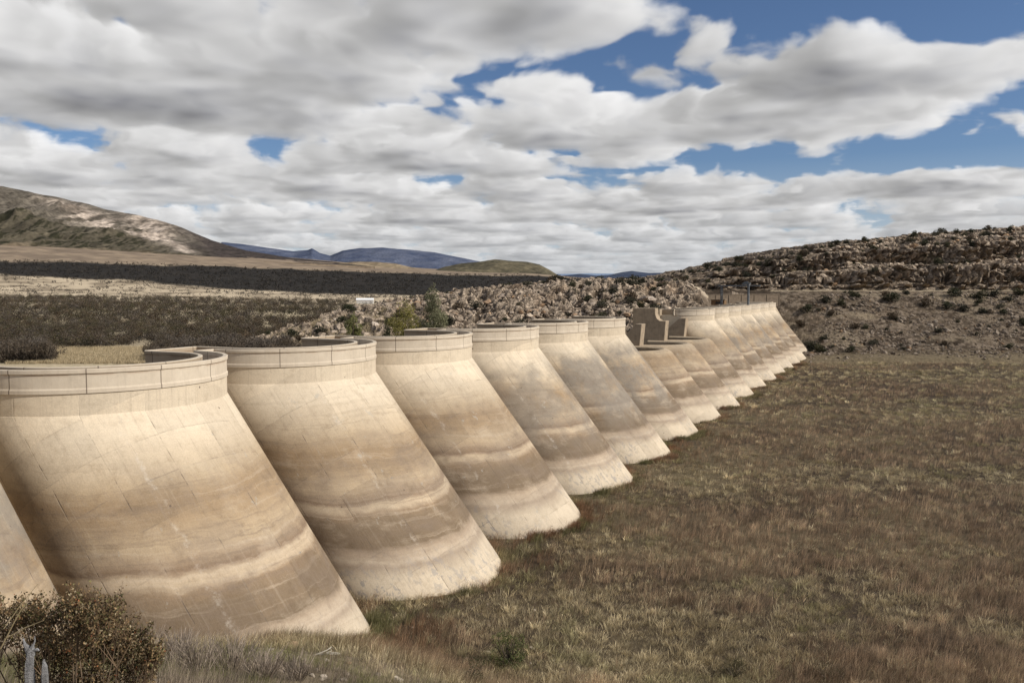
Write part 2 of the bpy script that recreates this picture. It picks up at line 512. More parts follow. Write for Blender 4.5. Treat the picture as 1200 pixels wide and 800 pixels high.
def hill_base(X, Y):
    """smooth shape of the rocky right bank, its hill and the rubble ridge (no rocks)"""
    # bank, road, hill
    wob = (fbm(X/40, Y/40, 0, 3, 31)-.5)*10
    Yb = Y+wob-24*sstep(150, 110, X)
    Yb = np.where(Y > 400, Y+wob*.6, Yb+(Y+wob*.6-Yb)*sstep(375, 400, Y))
    bank = np.interp(Yb, [306, 324, 340, 354, 400, 411, 418], [-1.2, .3, 1.2, 4.5, 25.0, 27.0, 27.4])
    rise = np.interp(X, [40, 70, 99, 124, 149, 174, 198, 248, 298, 380, 520], [4, 5, 9.5, 14.5, 20.5, 25.5, 28.5, 32.5, 36.5, 41, 44])
    g0 = (fbm(X/26, Y/200, 0, 4, 41)-.5)*.30
    tau = (Y-417)/62 + g0*sstep(416, 430, Y)
    prof = np.interp(tau, [0, .10, .125, .16, .33, .37, .40, .62, 1.0, 1.6], [0, .13, .30, .40, .47, .66, .77, .86, 1.0, 1.02])
    hill = np.where(Y > 417, rise*prof, 0)
    st_ = 3.3; hh = hill+(fbm(X/30, Y/30, 0, 3, 43)-.5)*2.2; fr_ = hh/st_-np.floor(hh/st_)
    led = (np.floor(hh/st_)+sstep(.30, .62, fr_))*st_-hh
    hill = hill+led*.75*sstep(417, 424, Y)
    right = bank+hill
    # rubble ridge behind the dam
    top = np.interp(X, [-110, -92, -80, -69, -52, -34, -17, 0, 17, 34, 52, 69, 110], [8, 10, 14, 18, 21, 24, 26.6, 28.3, 29.6, 30.4, 30.2, 30.2, 30.2])
    k = sstep(232, 318, Y+(fbm(X/22, Y/22, 0, 3, 51)-.5)*30)
    kn = 9.0+(top-9.0)*(k*.85+.15*sstep(250, 290, Y))
    kn = kn-np.maximum(Y-345, 0)*.05
    cut = sstep(66, 80, X-(Y-330)*.05)*sstep(402, 396, Y)
    kn = kn*(1-cut)+np.minimum(kn, 19.0)*cut
    sd = X*V[0]+Y*V[1]+DIST        # upstream coordinate
    w = sstep(-6, 14, sd)          # ridge on the downstream side, bank on the upstream side
    w = np.where(Y > 395, np.maximum(w, sstep(60, 95, X)), w)
    return kn*(1-w)+right*w


def hill_mask(X, Y):
    sd = X*V[0]+Y*V[1]+DIST
    mL = sstep(-100, -80, X)*sstep(232, 250, Y)*sstep(430, 400, Y)*sstep(8, -6, sd)
    mR = sstep(318, 334, Y)*sstep(-2, 10, sd)
    mT = sstep(380, 400, Y)*sstep(-60, -30, X)
    return np.maximum(np.maximum(mL, mR), mT)


def ground_z(X, Y):
    t = X*U[0]+Y*U[1]; s = X*V[0]+Y*V[1]+DIST
    up = floor_z(t)+(fbm(X/9, Y/9, 0, 3, 11)-.5)*.7
    dn = plain_z(X, Y)
    dn = np.minimum(dn, 60+np.hypot(X, Y))
    w = sstep(-14, 6, s)
    z = dn*(1-w)+up*w
    # the slope the picture is taken from
    ax = np.clip(X, -80, 0)
    d = np.hypot(np.where(X > 0, 1.35*X, X-ax), np.where(Y < 0, Y*.3, Y))
    fg = CAMZ-1.65-(.412+.085*sstep(-12, 4, X))*d+(fbm(X/6, Y/6, 0, 4, 3)-.5)*1.1*sstep(3, 14, d)
    k = .7
    z = np.where(fg-z > 12, fg, np.where(z-fg > 12, z, k*np.log(np.exp(np.clip(fg, -50, 60)/k-z/k)+1)+z))
    hm = hill_mask(X, Y)
    hb = hill_base(X, Y)-2.5
    far = sstep(560, 620, Y)
    right = sstep(0, 60, X)
    z = np.where(hm > 0, z*(1-hm)+hb*hm*(1-far)+z*hm*far, z)
    return z


def ground_col(X, Y):
    rho = np.hypot(X, Y); az = np.arctan2(X, Y)
    t = X*U[0]+Y*U[1]; s = X*V[0]+Y*V[1]+DIST
    n1 = fbm(X/35, Y/35, 0, 5, 61); n2 = fbm(X/6, Y/6, 0, 4, 62)
    up = mixc((.055, .040, .027), (.12, .095, .058), sstep(.4, .65, n1*.6+n2*.4))
    dn = mixc((.30, .245, .165), (.42, .35, .235), sstep(.35, .65, n1))
    c = mixc(dn, up, sstep(-14, 4, s))
    # foreground slope
    fgk = sstep(62, 40, rho)
    c = mixc(c, mixc((.13, .10, .065), (.24, .2, .13), n2), fgk)
    # far plain
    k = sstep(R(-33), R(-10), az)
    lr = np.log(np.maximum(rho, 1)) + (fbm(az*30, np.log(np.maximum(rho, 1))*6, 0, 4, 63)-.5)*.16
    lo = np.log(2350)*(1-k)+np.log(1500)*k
    cloud_shade = sstep(lo-.03, lo+.05, lr)*sstep(np.log(3700), np.log(3450), np.exp(0)*lr)
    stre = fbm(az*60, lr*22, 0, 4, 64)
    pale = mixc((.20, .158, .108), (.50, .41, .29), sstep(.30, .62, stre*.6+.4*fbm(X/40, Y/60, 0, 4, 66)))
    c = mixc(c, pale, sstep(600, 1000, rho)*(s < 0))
    c = mixc(c, mixc((.010, .009, .008), (.030, .025, .020), stre), cloud_shade*(s < 0))  # cloud shadow painted into the ground colour
    # fan slope beyond the painted cloud shadow
    belt = sstep(np.log(3300), np.log(3500), lr)
    fan = mixc((.19, .145, .105), (.28, .215, .15), sstep(.3, .7, stre))
    fan = fan*(.6+.7*fbm(X/18, Y/60, 0, 3, 67))[:, None]
    c = mixc(c, fan, sstep(np.log(3450), np.log(3700), lr))
    return c


def build_ground():
    ang = np.radians(np.linspace(-115, 115, 760))
    rad = np.concatenate([np.geomspace(1.2, 30, 110), np.geomspace(30.4, 420, 330), np.geomspace(425, 38000, 300)])
    A, Rr = np.meshgrid(ang, rad)
    X = Rr*np.sin(A); Y = Rr*np.cos(A)
    Z = ground_z(X.ravel(), Y.ravel())
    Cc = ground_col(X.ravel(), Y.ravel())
    v = np.stack([X.ravel(), Y.ravel(), Z], 1)
    f = grid_faces(len(rad), len(ang))
    me = mesh_np('ground', v, f[:, ::-1], Cc, True)
    tag(link('ground', me, M['ground']), kind='structure')


build_ground()


def hill_surface(X, Y):
    z = hill_base(X, Y)
    sl = np.hypot((hill_base(X, Y+1)-z), (hill_base(X+1, Y)-z))
    return z, sl


def build_hill():
    xs = np.concatenate([np.arange(-108, 20, .75), np.arange(20, 300, .8), np.arange(300, 470, 2.0)])
    ys = np.concatenate([np.arange(228, 345, .8), np.arange(345, 415, .8), np.arange(415, 465, .42), np.arange(465, 600, 2.5)])
    X, Y = np.meshgrid(xs, ys); sh = X.shape
    X = X.ravel(); Y = Y.ravel()
    z, sl = hill_surface(X, Y)
    hm = hill_mask(X, Y)
    sd = X*V[0]+Y*V[1]+DIST
    ridge = sstep(2, -10, sd)*(Y < 400)          # rubble ridge
    cliff = sstep(.55, 1.1, sl)*(Y > 412)
    # blocky displacement
    f1, f2, val = cells(X/3.4, Y/3.4, z/2.0, 5)
    e1, e2, ev = cells(X/1.5, Y/1.5, z/1.1, 15)
    amt = np.clip(ridge*1.0+cliff*1.0+.30*(Y > 412)+.22, 0, 1.2)*sstep(0, 1, hm)
    road = sstep(409.5, 411, Y)*sstep(418, 416, Y)*(sd > 0)
    amt = amt*(1-road)
    blk = (val-.45)*3.2*sstep(.02, .22, f2-f1)+(ev-.45)*1.0*sstep(.0, .25, e2-e1)
    rough = (fbm(X/5, Y/5, z/5, 4, 77)-.5)*2.4
    zz = z+amt*(blk*(.9+.15*ridge)+rough)*.85
    yy = Y-amt*cliff*(blk*2.0+(val > .55)*1.4)
    xx = X+amt*cliff*(ev-.5)*1.0
    # sink the rim of the sheet into the ground
    zz = zz-(1-sstep(.05, .6, hm))*3.0
    # colours
    n1 = fbm(X/14, Y/14, z/14, 4, 81)
    n3 = fbm(X/3.5, Y/3.5, z/3, 4, 82)
    soil = mixc((.042, .030, .020), (.125, .095, .066), sstep(.32, .68, n1*.45+n3*.55))
    rock = mixc((.20, .152, .11), (.54, .435, .33), ev)
    rock = mixc(rock, (.36, .24, .15), sstep(.62, .8, n1)*.6)
    kr = np.clip(ridge*sstep(.3, .6, val*.6+n1*.6)+cliff*1.0+.6*(val > .42)*(Y > 416)+.25*(ev > .6)*(sd > 0)*(Y > 345), 0, 1)
    c = mixc(soil, rock, kr)
    crk = 1-sstep(0, .16, e2-e1)
    c = mixc(c, (.03, .023, .017), np.clip(crk*kr*.8, 0, 1))
    # pale road and grassy verge
    c = mixc(c, (.33, .27, .185), road*.9)
    gully = sstep(350, 330, Y)*(sd > 0)
    c = mixc(c, (.17, .135, .085), gully*.8)
    bare = sstep(.60, .70, fbm(X/18, Y/10, 0, 3, 83))*(sd > 0)*(Y < 405)*(Y > 350)
    c = mixc(c, (.22, .175, .12), bare*.7)
    me = mesh_np('rocky_hillside', np.stack([xx, yy, zz], 1), grid_faces(*sh), c, False, {'rock': kr})
    tag(link('rocky_hillside', me, M['rockhill']), kind='structure')


build_hill()

# ---- boulders
import bmesh


def ico(sub):
    bm = bmesh.new(); bmesh.ops.create_icosphere(bm, subdivisions=sub, radius=1)
    v = np.array([x.co[:] for x in bm.verts]); f = np.array([[q.index for q in p.verts] for p in bm.faces]); bm.free()
    return v, f


def rock_proto(sub, seed):
    r = np.random.default_rng(seed)
    v, f = ico(sub)
    out = np.full(len(v), 9.0)
    for _ in range(9):                        # cut by planes: angular block
        n = r.normal(size=3); n /= np.linalg.norm(n)
        d = r.uniform(.55, .95); k = v@n
        out = np.where(k > .05, np.minimum(out, d/np.maximum(k, .05)), out)
    out = np.minimum(out, 1.25)
    v = v*out[:, None]*(1+.05*r.normal(size=(len(v), 1)))
    v = v*np.array([r.uniform(.8, 1.3), r.uniform(.8, 1.2), r.uniform(.55, .9)])
    return v, f


ROCKS = [rock_proto(2, 100+i) for i in range(7)]
ROCKS_LO = [rock_proto(1, 200+i) for i in range(7)]


def scatter_rocks(P, size, col, protos):
    vs, fs, cs, n = [], [], [], 0
    ids = rng.integers(0, len(protos), len(P))
    for k, (pv, pf) in enumerate(protos):
        idx = np.where(ids == k)[0]
        if not len(idx): continue
        a = rng.uniform(0, 6.283, len(idx)); b = rng.normal(0, .35, len(idx))
        ca, sa, cb, sb = np.cos(a), np.sin(a), np.cos(b), np.sin(b)
        x, y, zc = pv[:, 0], pv[:, 1], pv[:, 2]
        X1 = x[None]*cb[:, None]-zc[None]*sb[:, None]; Z1 = x[None]*sb[:, None]+zc[None]*cb[:, None]
        X2 = X1*ca[:, None]-y[None]*sa[:, None]; Y2 = X1*sa[:, None]+y[None]*ca[:, None]
        v = np.stack([X2, Y2, Z1], -1)*size[idx][:, None, None]+P[idx][:, None, :]
        m = len(pv)
        fs.append((pf[None]+(np.arange(len(idx))*m)[:, None, None]).reshape(-1, 3)+n)
        vs.append(v.reshape(-1, 3)); cs.append(np.repeat(col[idx], m, 0)); n += m*len(idx)
    return np.concatenate(vs), np.concatenate(fs), np.concatenate(cs)


def rock_cols(n, lo=(.12, .09, .066), hi=(.46, .375, .29)):
    k = rng.beta(1.6, 1.6, n)
    c = mixc(lo, hi, k)
    w = rng.random(n) < .08
    c[w] = c[w]*np.array([.95, .78, .62])
    return c


def place_rocks():
    # ridge
    n = 16000
    X = rng.uniform(-90, 98, n); Y = rng.uniform(236, 352, n)
    sd = X*V[0]+Y*V[1]+DIST
    keep = (sd < -9) & (fbm(X/12, Y/12, 0, 3, 91) > .38+.16*rng.random(n)) & (X > -63+(Y-250)*-.10+14*(fbm(X/9, Y/9, 0, 2, 94)-.5))
    X, Y = X[keep], Y[keep]
    z, _ = hill_surface(X, Y)
    s = np.clip(rng.lognormal(-.78, .55, len(X)), .2, 1.5)
    v1 = scatter_rocks(np.stack([X, Y, z+s*.25], 1), s, rock_cols(len(X)), ROCKS_LO)
    # bank and hill
    n = 36000
    X = rng.uniform(60, 330, n); Y = rng.uniform(322, 478, n)
    sd = X*V[0]+Y*V[1]+DIST
    nn = fbm(X/10, Y/7, 0, 4, 92)
    keep = (sd > 22) & (nn > .38+.18*rng.random(n)) & ((Y < 404) | (Y > 421)) & (rng.random(n) < sstep(318, 352, Y))
    X, Y, nn = X[keep], Y[keep], nn[keep]
    z, _ = hill_surface(X, Y)
    s = np.clip(rng.lognormal(-1.12, .55, len(X)), .14, 1.5)*np.where(Y > 418, 1.7, 1.0)
    v2 = scatter_rocks(np.stack([X, Y, z+s*.2], 1), s, np.where((Y > 418)[:, None], rock_cols(len(X), (.17, .13, .095), (.52, .42, .32)), rock_cols(len(X), (.11, .084, .064), (.31, .255, .20))), ROCKS_LO)
    v = np.concatenate([v1[0], v2[0]]); f = np.concatenate([v1[1], v2[1]+len(v1[0])]); c = np.concatenate([v1[2], v2[2]])
    me = mesh_np('boulder_rubble', v, f, c, False)
    tag(link('boulder_rubble', me, M['boulder']), 'pale broken rock rubble covering the ridge and the bank beyond the dam', 'rubble', kind='stuff')
    # the largest blocks, each its own thing
    protos = []
    for k in range(5):
        pv, pf = ROCKS[k]
        me = mesh_np('boulder', pv, pf, np.tile(rock_cols(1, (.30, .24, .19), (.46, .39, .32)), (len(pv), 1)), False)
        me.materials.append(M['boulder']); protos.append(me)
    i = 0
    for _ in range(400):
        if i >= 60: break
        x, y = rng.uniform(-62, 60), rng.uniform(250, 330)
        if x*V[0]+y*V[1]+DIST > -14: continue
        z = float(hill_base(np.array([x]), np.array([y]))[0])
        o = bpy.data.objects.new('boulder', protos[i % 5]); COL.objects.link(o)
        s = rng.uniform(.9, 2.0)
        o.location = (x, y, z+.5*s*.6); o.rotation_euler = (rng.normal(0, .2), rng.normal(0, .2), rng.uniform(0, 6.28)); o.scale = (s, s, s*.85)
        tag(o, 'large pale angular boulder among the rubble on the ridge behind the dam', 'boulder', 'large boulders on the rubble ridge')
        i += 1


place_rocks()


# ------------------------------------------------------------------ dam
dam_loc = W(tn(8), 0, 0)
dam = empty('dam', dam_loc, 'long pale concrete dam of leaning round arches with brown water stains', 'dam')


def dobj(name, me, mat, parent):
    o = link(name, me, mat)
    o.parent = parent
    return o


def to_dam(v):
    return v-dam_loc


GREY = {0: .9, 1: .12, 2: .18, 3: .2, 4: .75, 5: .95, 6: 1.0, 7: .25, 8: .35, 9: .4, 10: .5, 11: .9, 12: .7, 13: .9, 14: .8, 15: .6, 16: .6}


def plan_arc(k, ru, rv, lo=0.0, hi=math.pi):
    a = np.linspace(hi, lo, k)
    return np.stack([ru*np.cos(a), rv*np.sin(a)], 1)


def plan_normals(p):
    d = np.gradient(p, axis=0); d /= np.linalg.norm(d, axis=1)[:, None]
    return np.stack([-d[:, 1], d[:, 0]], 1)


def sweep(n, plan, prof, name, closed=True):
    """prof: list of (offset outwards, z); swept along plan; returns a mesh with u, v, aid"""
    nr = plan_normals(plan)
    arc = np.concatenate([[0], np.cumsum(np.linalg.norm(np.diff(plan, axis=0), axis=1))])
    k = len(plan); t0 = tn(n)
    vs, us, hs = [], [], []
    for off, z in prof:
        p = plan+nr*off
        w = np.stack([U[0]*(t0+p[:, 0])+V[0]*(p[:, 1]-DIST), U[1]*(t0+p[:, 0])+V[1]*(p[:, 1]-DIST), np.full(k, z)], 1)
        vs.append(to_dam(w)); us.append(arc); hs.append(np.full(k, z-CREST))
    m = len(prof)
    f = grid_faces(m, k)
    if closed:
        i = np.arange(k-1)
        f = np.concatenate([f, np.stack([(m-1)*k+i, (m-1)*k+i+1, i+1, i], 1)])
    v = np.concatenate(vs)
    return mesh_np(name, v, f, None, False, {'u': np.concatenate(us), 'v': np.concatenate(hs), 'aid': n})


def arch(n):
    spill = n in (7, 8, 9)
    t0 = tn(n)
    ztop = SPILL if spill else CREST-1.72
    zs = []
    if not spill:
        zs += [(CREST-1.72, -.02), (CREST-2.2, -.02), (CREST-BAND+.02, -.02), (CREST-BAND, .0)]
        z0 = CREST-BAND
    else:
        zs += [(SPILL, -1.2), (SPILL-.06, -.7), (SPILL-.28, -.28), (SPILL-.7, -.05)]
        z0 = SPILL-.7
    zs += [(z, 0.0) for z in np.linspace(z0-.35, -3.0, 46)]
    vs, uu, vv = [], [], []
    el = np.concatenate([[[-RU, -4.0], [-RU, -1.5]], plan_arc(73, RU, RV), [[RU, -1.5], [RU, -4.0]]])
    K = len(el)
    arc = np.concatenate([[0], np.cumsum(np.linalg.norm(np.diff(el, axis=0), axis=1))])
    nr = plan_normals(el)
    cb = LEAN/math.hypot(1, LEAN); sb = 1/math.hypot(1, LEAN)
    outer = []
    for z, off in zs:
        sh = LEAN*max(0.0, CREST-BAND-z)
        p = el+nr*off
        t = t0+p[:, 0]; s = p[:, 1]+sh
        outer.append(np.stack([U[0]*t+V[0]*(s-DIST), U[1]*t+V[1]*(s-DIST), np.full(K, z)], 1))
        uu.append(arc); vv.append(s*cb-z*sb+40)
    inner = []
    zi = [ztop-.3 if spill else ztop]+list(np.linspace(ztop-2, -3, 8))
    for z in zi:
        sh = LEAN*max(0.0, CREST-BAND-z)
        p = el-nr*(1.9 if spill else 1.5)
        t = t0+p[:, 0]; s = p[:, 1]+sh-.3
        inner.append(np.stack([U[0]*t+V[0]*(s-DIST), U[1]*t+V[1]*(s-DIST), np.full(K, z)], 1))
    no, ni = len(outer), len(inner)
    v = np.concatenate(inner[::-1]+outer)
    uu = np.concatenate([arc]*ni+uu); vv = np.concatenate([np.zeros(K)]*ni+vv)
    me = mesh_np('arch', to_dam(v), grid_faces(no+ni, K)[:, ::-1], None, True,
                 {'u': uu+n*1.7, 'v': vv+n*.9, 'aid': n, 'grey': GREY.get(n, .6)})
    me.set_sharp_from_angle(angle=R(22))
    o = dobj('arch', me, M['dam'], dam)
    if spill:
        o['label'] = 'low overflow arch without a parapet'
        return
    # outer parapet: coping, recessed panel, moulding
    prof = [(-.30, CREST-1.72), (-.30, CREST-.02), (-.26, CREST), (.05, CREST), (.09, CREST-.03), (.09, CREST-.27), (.06, CREST-.33), (.0, CREST-.35), (.0, CREST-1.32),
            (.03, CREST-1.40), (.07, CREST-1.44), (.07, CREST-1.71), (.0, CREST-1.715)]
    pl = np.concatenate([[[-11, 0]], plan_arc(73, RU, RV), [[11, 0]]])
    p_o = dobj('parapet', sweep(n, pl, prof, 'parapet'), M['parapet'], o)
    # downstream parapet
    c0, c1 = RU-1.95, RV-1.95
    pi_ = np.concatenate([[[-11, -4.2], [-c0-.05, -4.2]], [[-c0, -4.1], [-c0, -2]], plan_arc(61, c0, c1), [[c0, -2], [c0, -4.1]], [[c0+.05, -4.2], [11, -4.2]]])
    prof2 = [(.0, CREST-1.5), (.0, CREST-.02), (-.04, CREST), (-.32, CREST), (-.36, CREST-.03), (-.36, CREST-.26), (-.30, CREST-.3), (-.30, CREST-1.2), (-.36, CREST-1.28), (-.36, CREST-2.6), (0, CREST-2.6)]
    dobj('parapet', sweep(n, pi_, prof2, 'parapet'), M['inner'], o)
    # walkway slab
    t_ = np.linspace(0, 1, 73)
    w1 = plan_arc(73, RU-.32, RV-.32); w2 = plan_arc(73, c0+.02, c1+.02)
    mb = MB()
    zt = CREST-1.15
    pts = []
    for p, z in ((w1, zt), (w2, zt), (w2, zt-.5), (w1, zt-.5)):
        pts.append(to_dam(np.stack([U[0]*(t0+p[:, 0])+V[0]*(p[:, 1]-DIST), U[1]*(t0+p[:, 0])+V[1]*(p[:, 1]-DIST), np.full(73, z)], 1)))
    f = grid_faces(4, 73); i = np.arange(72)
    f = np.concatenate([f, np.stack([3*73+i, 3*73+i+1, i+1, i], 1)])
    mb.add(np.concatenate(pts), q=f)
    dobj('walkway', mb.mesh('walkway'), M['road'], o)


for n in range(0, 17):
    arch(n)


def prism(poly, ta, tb, taper=0.0):
    """polygon in (s, z) extruded along the dam from ta to tb"""
    poly = np.asarray(poly, float); k = len(poly)
    vs = []
    for t in (ta, tb):
        vs.append(np.stack([U[0]*t+V[0]*(poly[:, 0]-DIST), U[1]*t+V[1]*(poly[:, 0]-DIST), poly[:, 1]], 1))
    v = to_dam(np.concatenate(vs))
    bm = bmesh.new()
    bv = [bm.verts.new(p) for p in v]
    bm.faces.new(bv[:k][::-1]); bm.faces.new(bv[k:])
    for i in range(k):
        bm.faces.new([bv[i], bv[(i+1) % k], bv[k+(i+1) % k], bv[k+i]])
    bmesh.ops.recalc_face_normals(bm, faces=bm.faces[:])
    bmesh.ops.bevel(bm, geom=bm.edges[:], offset=.07, segments=1, affect='EDGES')
    me = bpy.data.meshes.new('prism'); bm.to_mesh(me); bm.free()
    return me


for n in range(-1, 17):
    tc = tn(n)+PITCH/2
    top = SPILL+.2 if n in (6, 7, 8, 9) else CREST-1.75
    s_of = lambda z: LEAN*max(0, CREST-BAND-z)
    poly = [(s_of(top)-2.2, top), (LEAN*(CREST-BAND+3)-2.2, -3), (-12, -3), (-6, top)]
    if top > CREST-BAND: poly.insert(1, (-2.2, CREST-BAND))
    dobj('buttress', prism(poly, tc-1.35, tc+1.35), M['conc'], dam)
# piers of the overflow section
for n, kind in ((7, 'low'), (8, 'tall'), (9, 'fin'), (6, 'tall')):
    tc = tn(n)+PITCH/2
    if kind == 'tall':
        poly = [(-5, 3), (-5, 22.75), (1.0, 22.75), (1.05, 21.2), (1.5, 20.1), (2.3, 19.5), (3.9, 19.5), (3.5, 14.0), (3.5, 10)]
        if n == 6: poly = [(-5, 3), (-5, CREST-.1), (.6, CREST-.1), (.9, 19.9), (2.9, 19.5), (3.0, 10)]
    elif kind == 'low':
        poly = [(-.8, 3), (-.8, 16.0), (2.4, 19.5), (3.9, 19.5), (3.4, 14.0), (3.4, 10)]
    else:
        poly = [(-2.6, 3), (-2.6, 15.4), (2.0, 19.5), (3.9, 19.5), (3.4, 14), (3.4, 10)]
    dobj('pier', prism(poly, tc-1.6, tc+1.6), M['conc'], dam)
# inclined gate guides on the upstream face below the gantry
tg_ = tn(13)+PITCH/2
for dt in (-2.6, 1.9):
    zb = 2.0
    a = [(.2, CREST+.3), (1.3, CREST+.3), (LEAN*(CREST-BAND-zb)+1.6, zb), (LEAN*(CREST-BAND-zb)-1.5, zb), (.2, CREST-BAND)]
    dobj('gate_guide', prism(a, tg_+dt, tg_+dt+.9), M['conc'], dam)
# right-bank end wall
dobj('abutment', prism([(-10, 8), (-10, CREST+.2), (6, CREST+.2), (14, 8)], tn(16)+10.5, tn(16)+16), M['conc'], dam)
for o in dam.children:
    if o.name.startswith(('buttress', 'pier', 'return', 'gate', 'abut')):
        o.data.materials.clear(); o.data.materials.append(M['pier'] if o.name.startswith('pier') else M['conc'])


# ------------------------------------------------------------------ gantry, hut, walls near the far abutment
def F(t, s, z):
    return W(t, s, z)


def dframe(t0, s0, z0):
    def g(v):
        return np.stack([U[0]*v[:, 0]+V[0]*v[:, 1], U[1]*v[:, 0]+V[1]*v[:, 1], v[:, 2]], 1)
    return g


fr = dframe(0, 0, 0)
blue = (.105, .115, .125)
gz0 = CREST-1.15
g_loc = W(tn(13)+9, 0, gz0)
gan = empty('gantry', g_loc, 'blue-grey steel lifting gantry with a ladder on the far end of the dam crest', 'gantry')
for s0 in (-3.2, 6.8):
    mb = MB()
    for dt in (-1.3, 1.3):
        mb.box((dt-.16, s0-.19, 0), (dt+.16, s0+.19, 8.1), blue, fr)
    mb.box((-1.3, s0-.12, 2.2), (1.3, s0+.12, 2.5), blue, fr)
    mb.box((-1.3, s0-.12, 5.0), (1.3, s0+.12, 5.3), blue, fr)
    link('leg_frame', mb.mesh('leg_frame'), M['steel'], gan)
mb = MB()
for dt in (-1.3, 1.3):
    mb.box((dt-.2, -4.4, 8.1), (dt+.2, 11.0, 8.6), blue, fr)
for s in np.arange(-4, 11.1, 2.5):
    mb.box((-1.05, s-.12, 8.2), (1.05, s+.12, 8.5), blue, fr)
link('beam', mb.mesh('beam'), M['steel'], gan)
mb = MB()
mb.box((-1.0, 4.6, 8.76), (1.0, 7.4, 9.5), blue, fr); mb.box((-.5, 5.2, 9.5), (.5, 6.6, 10.0), blue, fr)
link('hoist', mb.mesh('hoist'), M['steel'], gan)
mb = MB()
for dt in (-.35, .35):
    mb.box((-1.9+dt-.05, 7.3, 0), (-1.9+dt+.05, 7.42, 8.9), (.35, .38, .40), fr)
for z in np.arange(.4, 8.8, .4):
    mb.box((-2.2, 7.32, z), (-1.6, 7.40, z+.07), (.35, .38, .40), fr)
link('ladder', mb.mesh('ladder'), M['steel'], gan)
# hut beside the gantry
hb = W(tn(14)+1, -7.0, CREST-1.1)
hut = empty('control_hut', hb, 'small brown hut with a dark window beside the gantry', 'hut')
mb = MB(); mb.box((-2.2, -2.6, 0), (2.2, 2.6, 2.7), (.20, .125, .07), fr); link('wall', mb.mesh('wall'), M['boulder'], hut)
mb = MB(); mb.box((-2.5, -2.9, 2.7), (2.5, 2.9, 2.95), (.26, .2, .14), fr); link('roof', mb.mesh('roof'), M['boulder'], hut)
mb = MB(); mb.box((-2.24, -.8, 1.1), (-2.2, 1.2, 2.0), (.02, .02, .022), fr); link('window', mb.mesh('window'), M['steel'], hut)


def at(px, py, Yd):
    return np.array([(px-600)/F_PX*Yd, Yd, CAMZ+(HORIZON-py)*Yd/F_PX])


def rampslab(name, pts, thick, label, cat, mat):
    pts = np.asarray(pts, float); k = len(pts)
    base = pts.mean(0)
    bm = bmesh.new()
    a = [bm.verts.new(p-base) for p in pts]; b_ = [bm.verts.new(p-base-np.array([0, 0, thick])) for p in pts]
    bm.faces.new(a); bm.faces.new(b_[::-1])
    for i in range(k): bm.faces.new([a[i], b_[i], b_[(i+1) % k], a[(i+1) % k]])
    bmesh.ops.recalc_face_normals(bm, faces=bm.faces[:])
    bmesh.ops.bevel(bm, geom=bm.edges[:], offset=.08, segments=1, affect='EDGES')
    me = bpy.data.meshes.new(name); bm.to_mesh(me); bm.free()
    tag(link(name, me, mat, loc=base), label, cat)


wl = [at(808, 346, 378), at(913, 345, 392)]
d = wl[1]-wl[0]; d /= np.linalg.norm(d); nn_ = np.array([-d[1], d[0], 0])
mb = MB(); L_ = np.linalg.norm(wl[1]-wl[0])
frw = lambda v: np.stack([d[0]*v[:, 0]+nn_[0]*v[:, 1], d[1]*v[:, 0]+nn_[1]*v[:, 1], v[:, 2]+d[2]*v[:, 0]], 1)
mb.box((0, 0, -8), (L_, .6, 0), (1, 1, 1), frw); mb.box((-.1, -.12, 0.002), (L_+.1, .72, .35), (1, 1, 1), frw)
for k in range(8): mb.box((k*L_/7-.2, -.2, -8), (k*L_/7+.2, -.002, -.05), (1, 1, 1), frw)
o = link('retaining_wall', mb.mesh('retaining_wall'), M['shade'], loc=wl[0])
tag(o, 'long low brown retaining wall behind the gantry at the far end of the dam', 'wall')
rampslab('concrete_slab', [at(776, 333, 340), at(793, 329, 352), at(797, 337, 350), at(783, 339, 338)], .8, 'pale concrete slab, upper of two on the rubble below the hill', 'slab', M['conc'])
rampslab('concrete_slab', [at(806, 336, 352), at(818, 336, 360), at(830, 347, 350), at(822, 348, 344)], .8, 'pale sloping concrete slab, lower of two, left of the retaining wall', 'slab', M['conc'])

# small white farm shed on the plain
sb_ = at(428, 349.5, 900); sb_[2] = float(plain_z(np.array([sb_[0]]), np.array([sb_[1]]))[0])
shed = empty('farm_shed', sb_, 'small white farm shed far off on the plain left of the rubble ridge', 'shed', rz=.1)
mb = MB(); mb.box((-9, -5, 0), (9, 5, 4.2), (.55, .53, .5)); link('wall', mb.mesh('wall'), M['boulder'], shed)
mb = MB()
mb.add([[-9.5, -5.5, 4.2], [9.5, -5.5, 4.2], [9.5, 0, 6.2], [-9.5, 0, 6.2], [9.5, 5.5, 4.2], [-9.5, 5.5, 4.2]], q=[[0, 1, 2, 3], [3, 2, 4, 5]], t=[[1, 4, 2], [0, 3, 5]], c=(.8, .8, .8))
link('roof', mb.mesh('roof'), M['steel'], shed)


# ------------------------------------------------------------------ plants
def leafcloud(pts, nrm, size, col, aspect=.5, droop=0.0):
    """one rhombus per leaf"""
    n = len(pts)
    a = rng.normal(size=(n, 3)); a /= np.linalg.norm(a, axis=1)[:, None]
    a = a*.8+nrm*.7; a /= np.linalg.norm(a, axis=1)[:, None]
    b = np.cross(a, rng.normal(size=(n, 3))); b /= np.linalg.norm(b, axis=1)[:, None]+1e-9
    sz = np.broadcast_to(size, (n,))*rng.uniform(.6, 1.35, n)
    a = a*sz[:, None]; b = b*(sz*aspect)[:, None]
    v = np.stack([pts-a*.1, pts+a*.45+b*.5, pts+a, pts+a*.45-b*.5], 1).reshape(-1, 3)
    f = (np.arange(n)*4)[:, None]+np.arange(4)[None]
    return v, f, np.repeat(col, 4, 0)


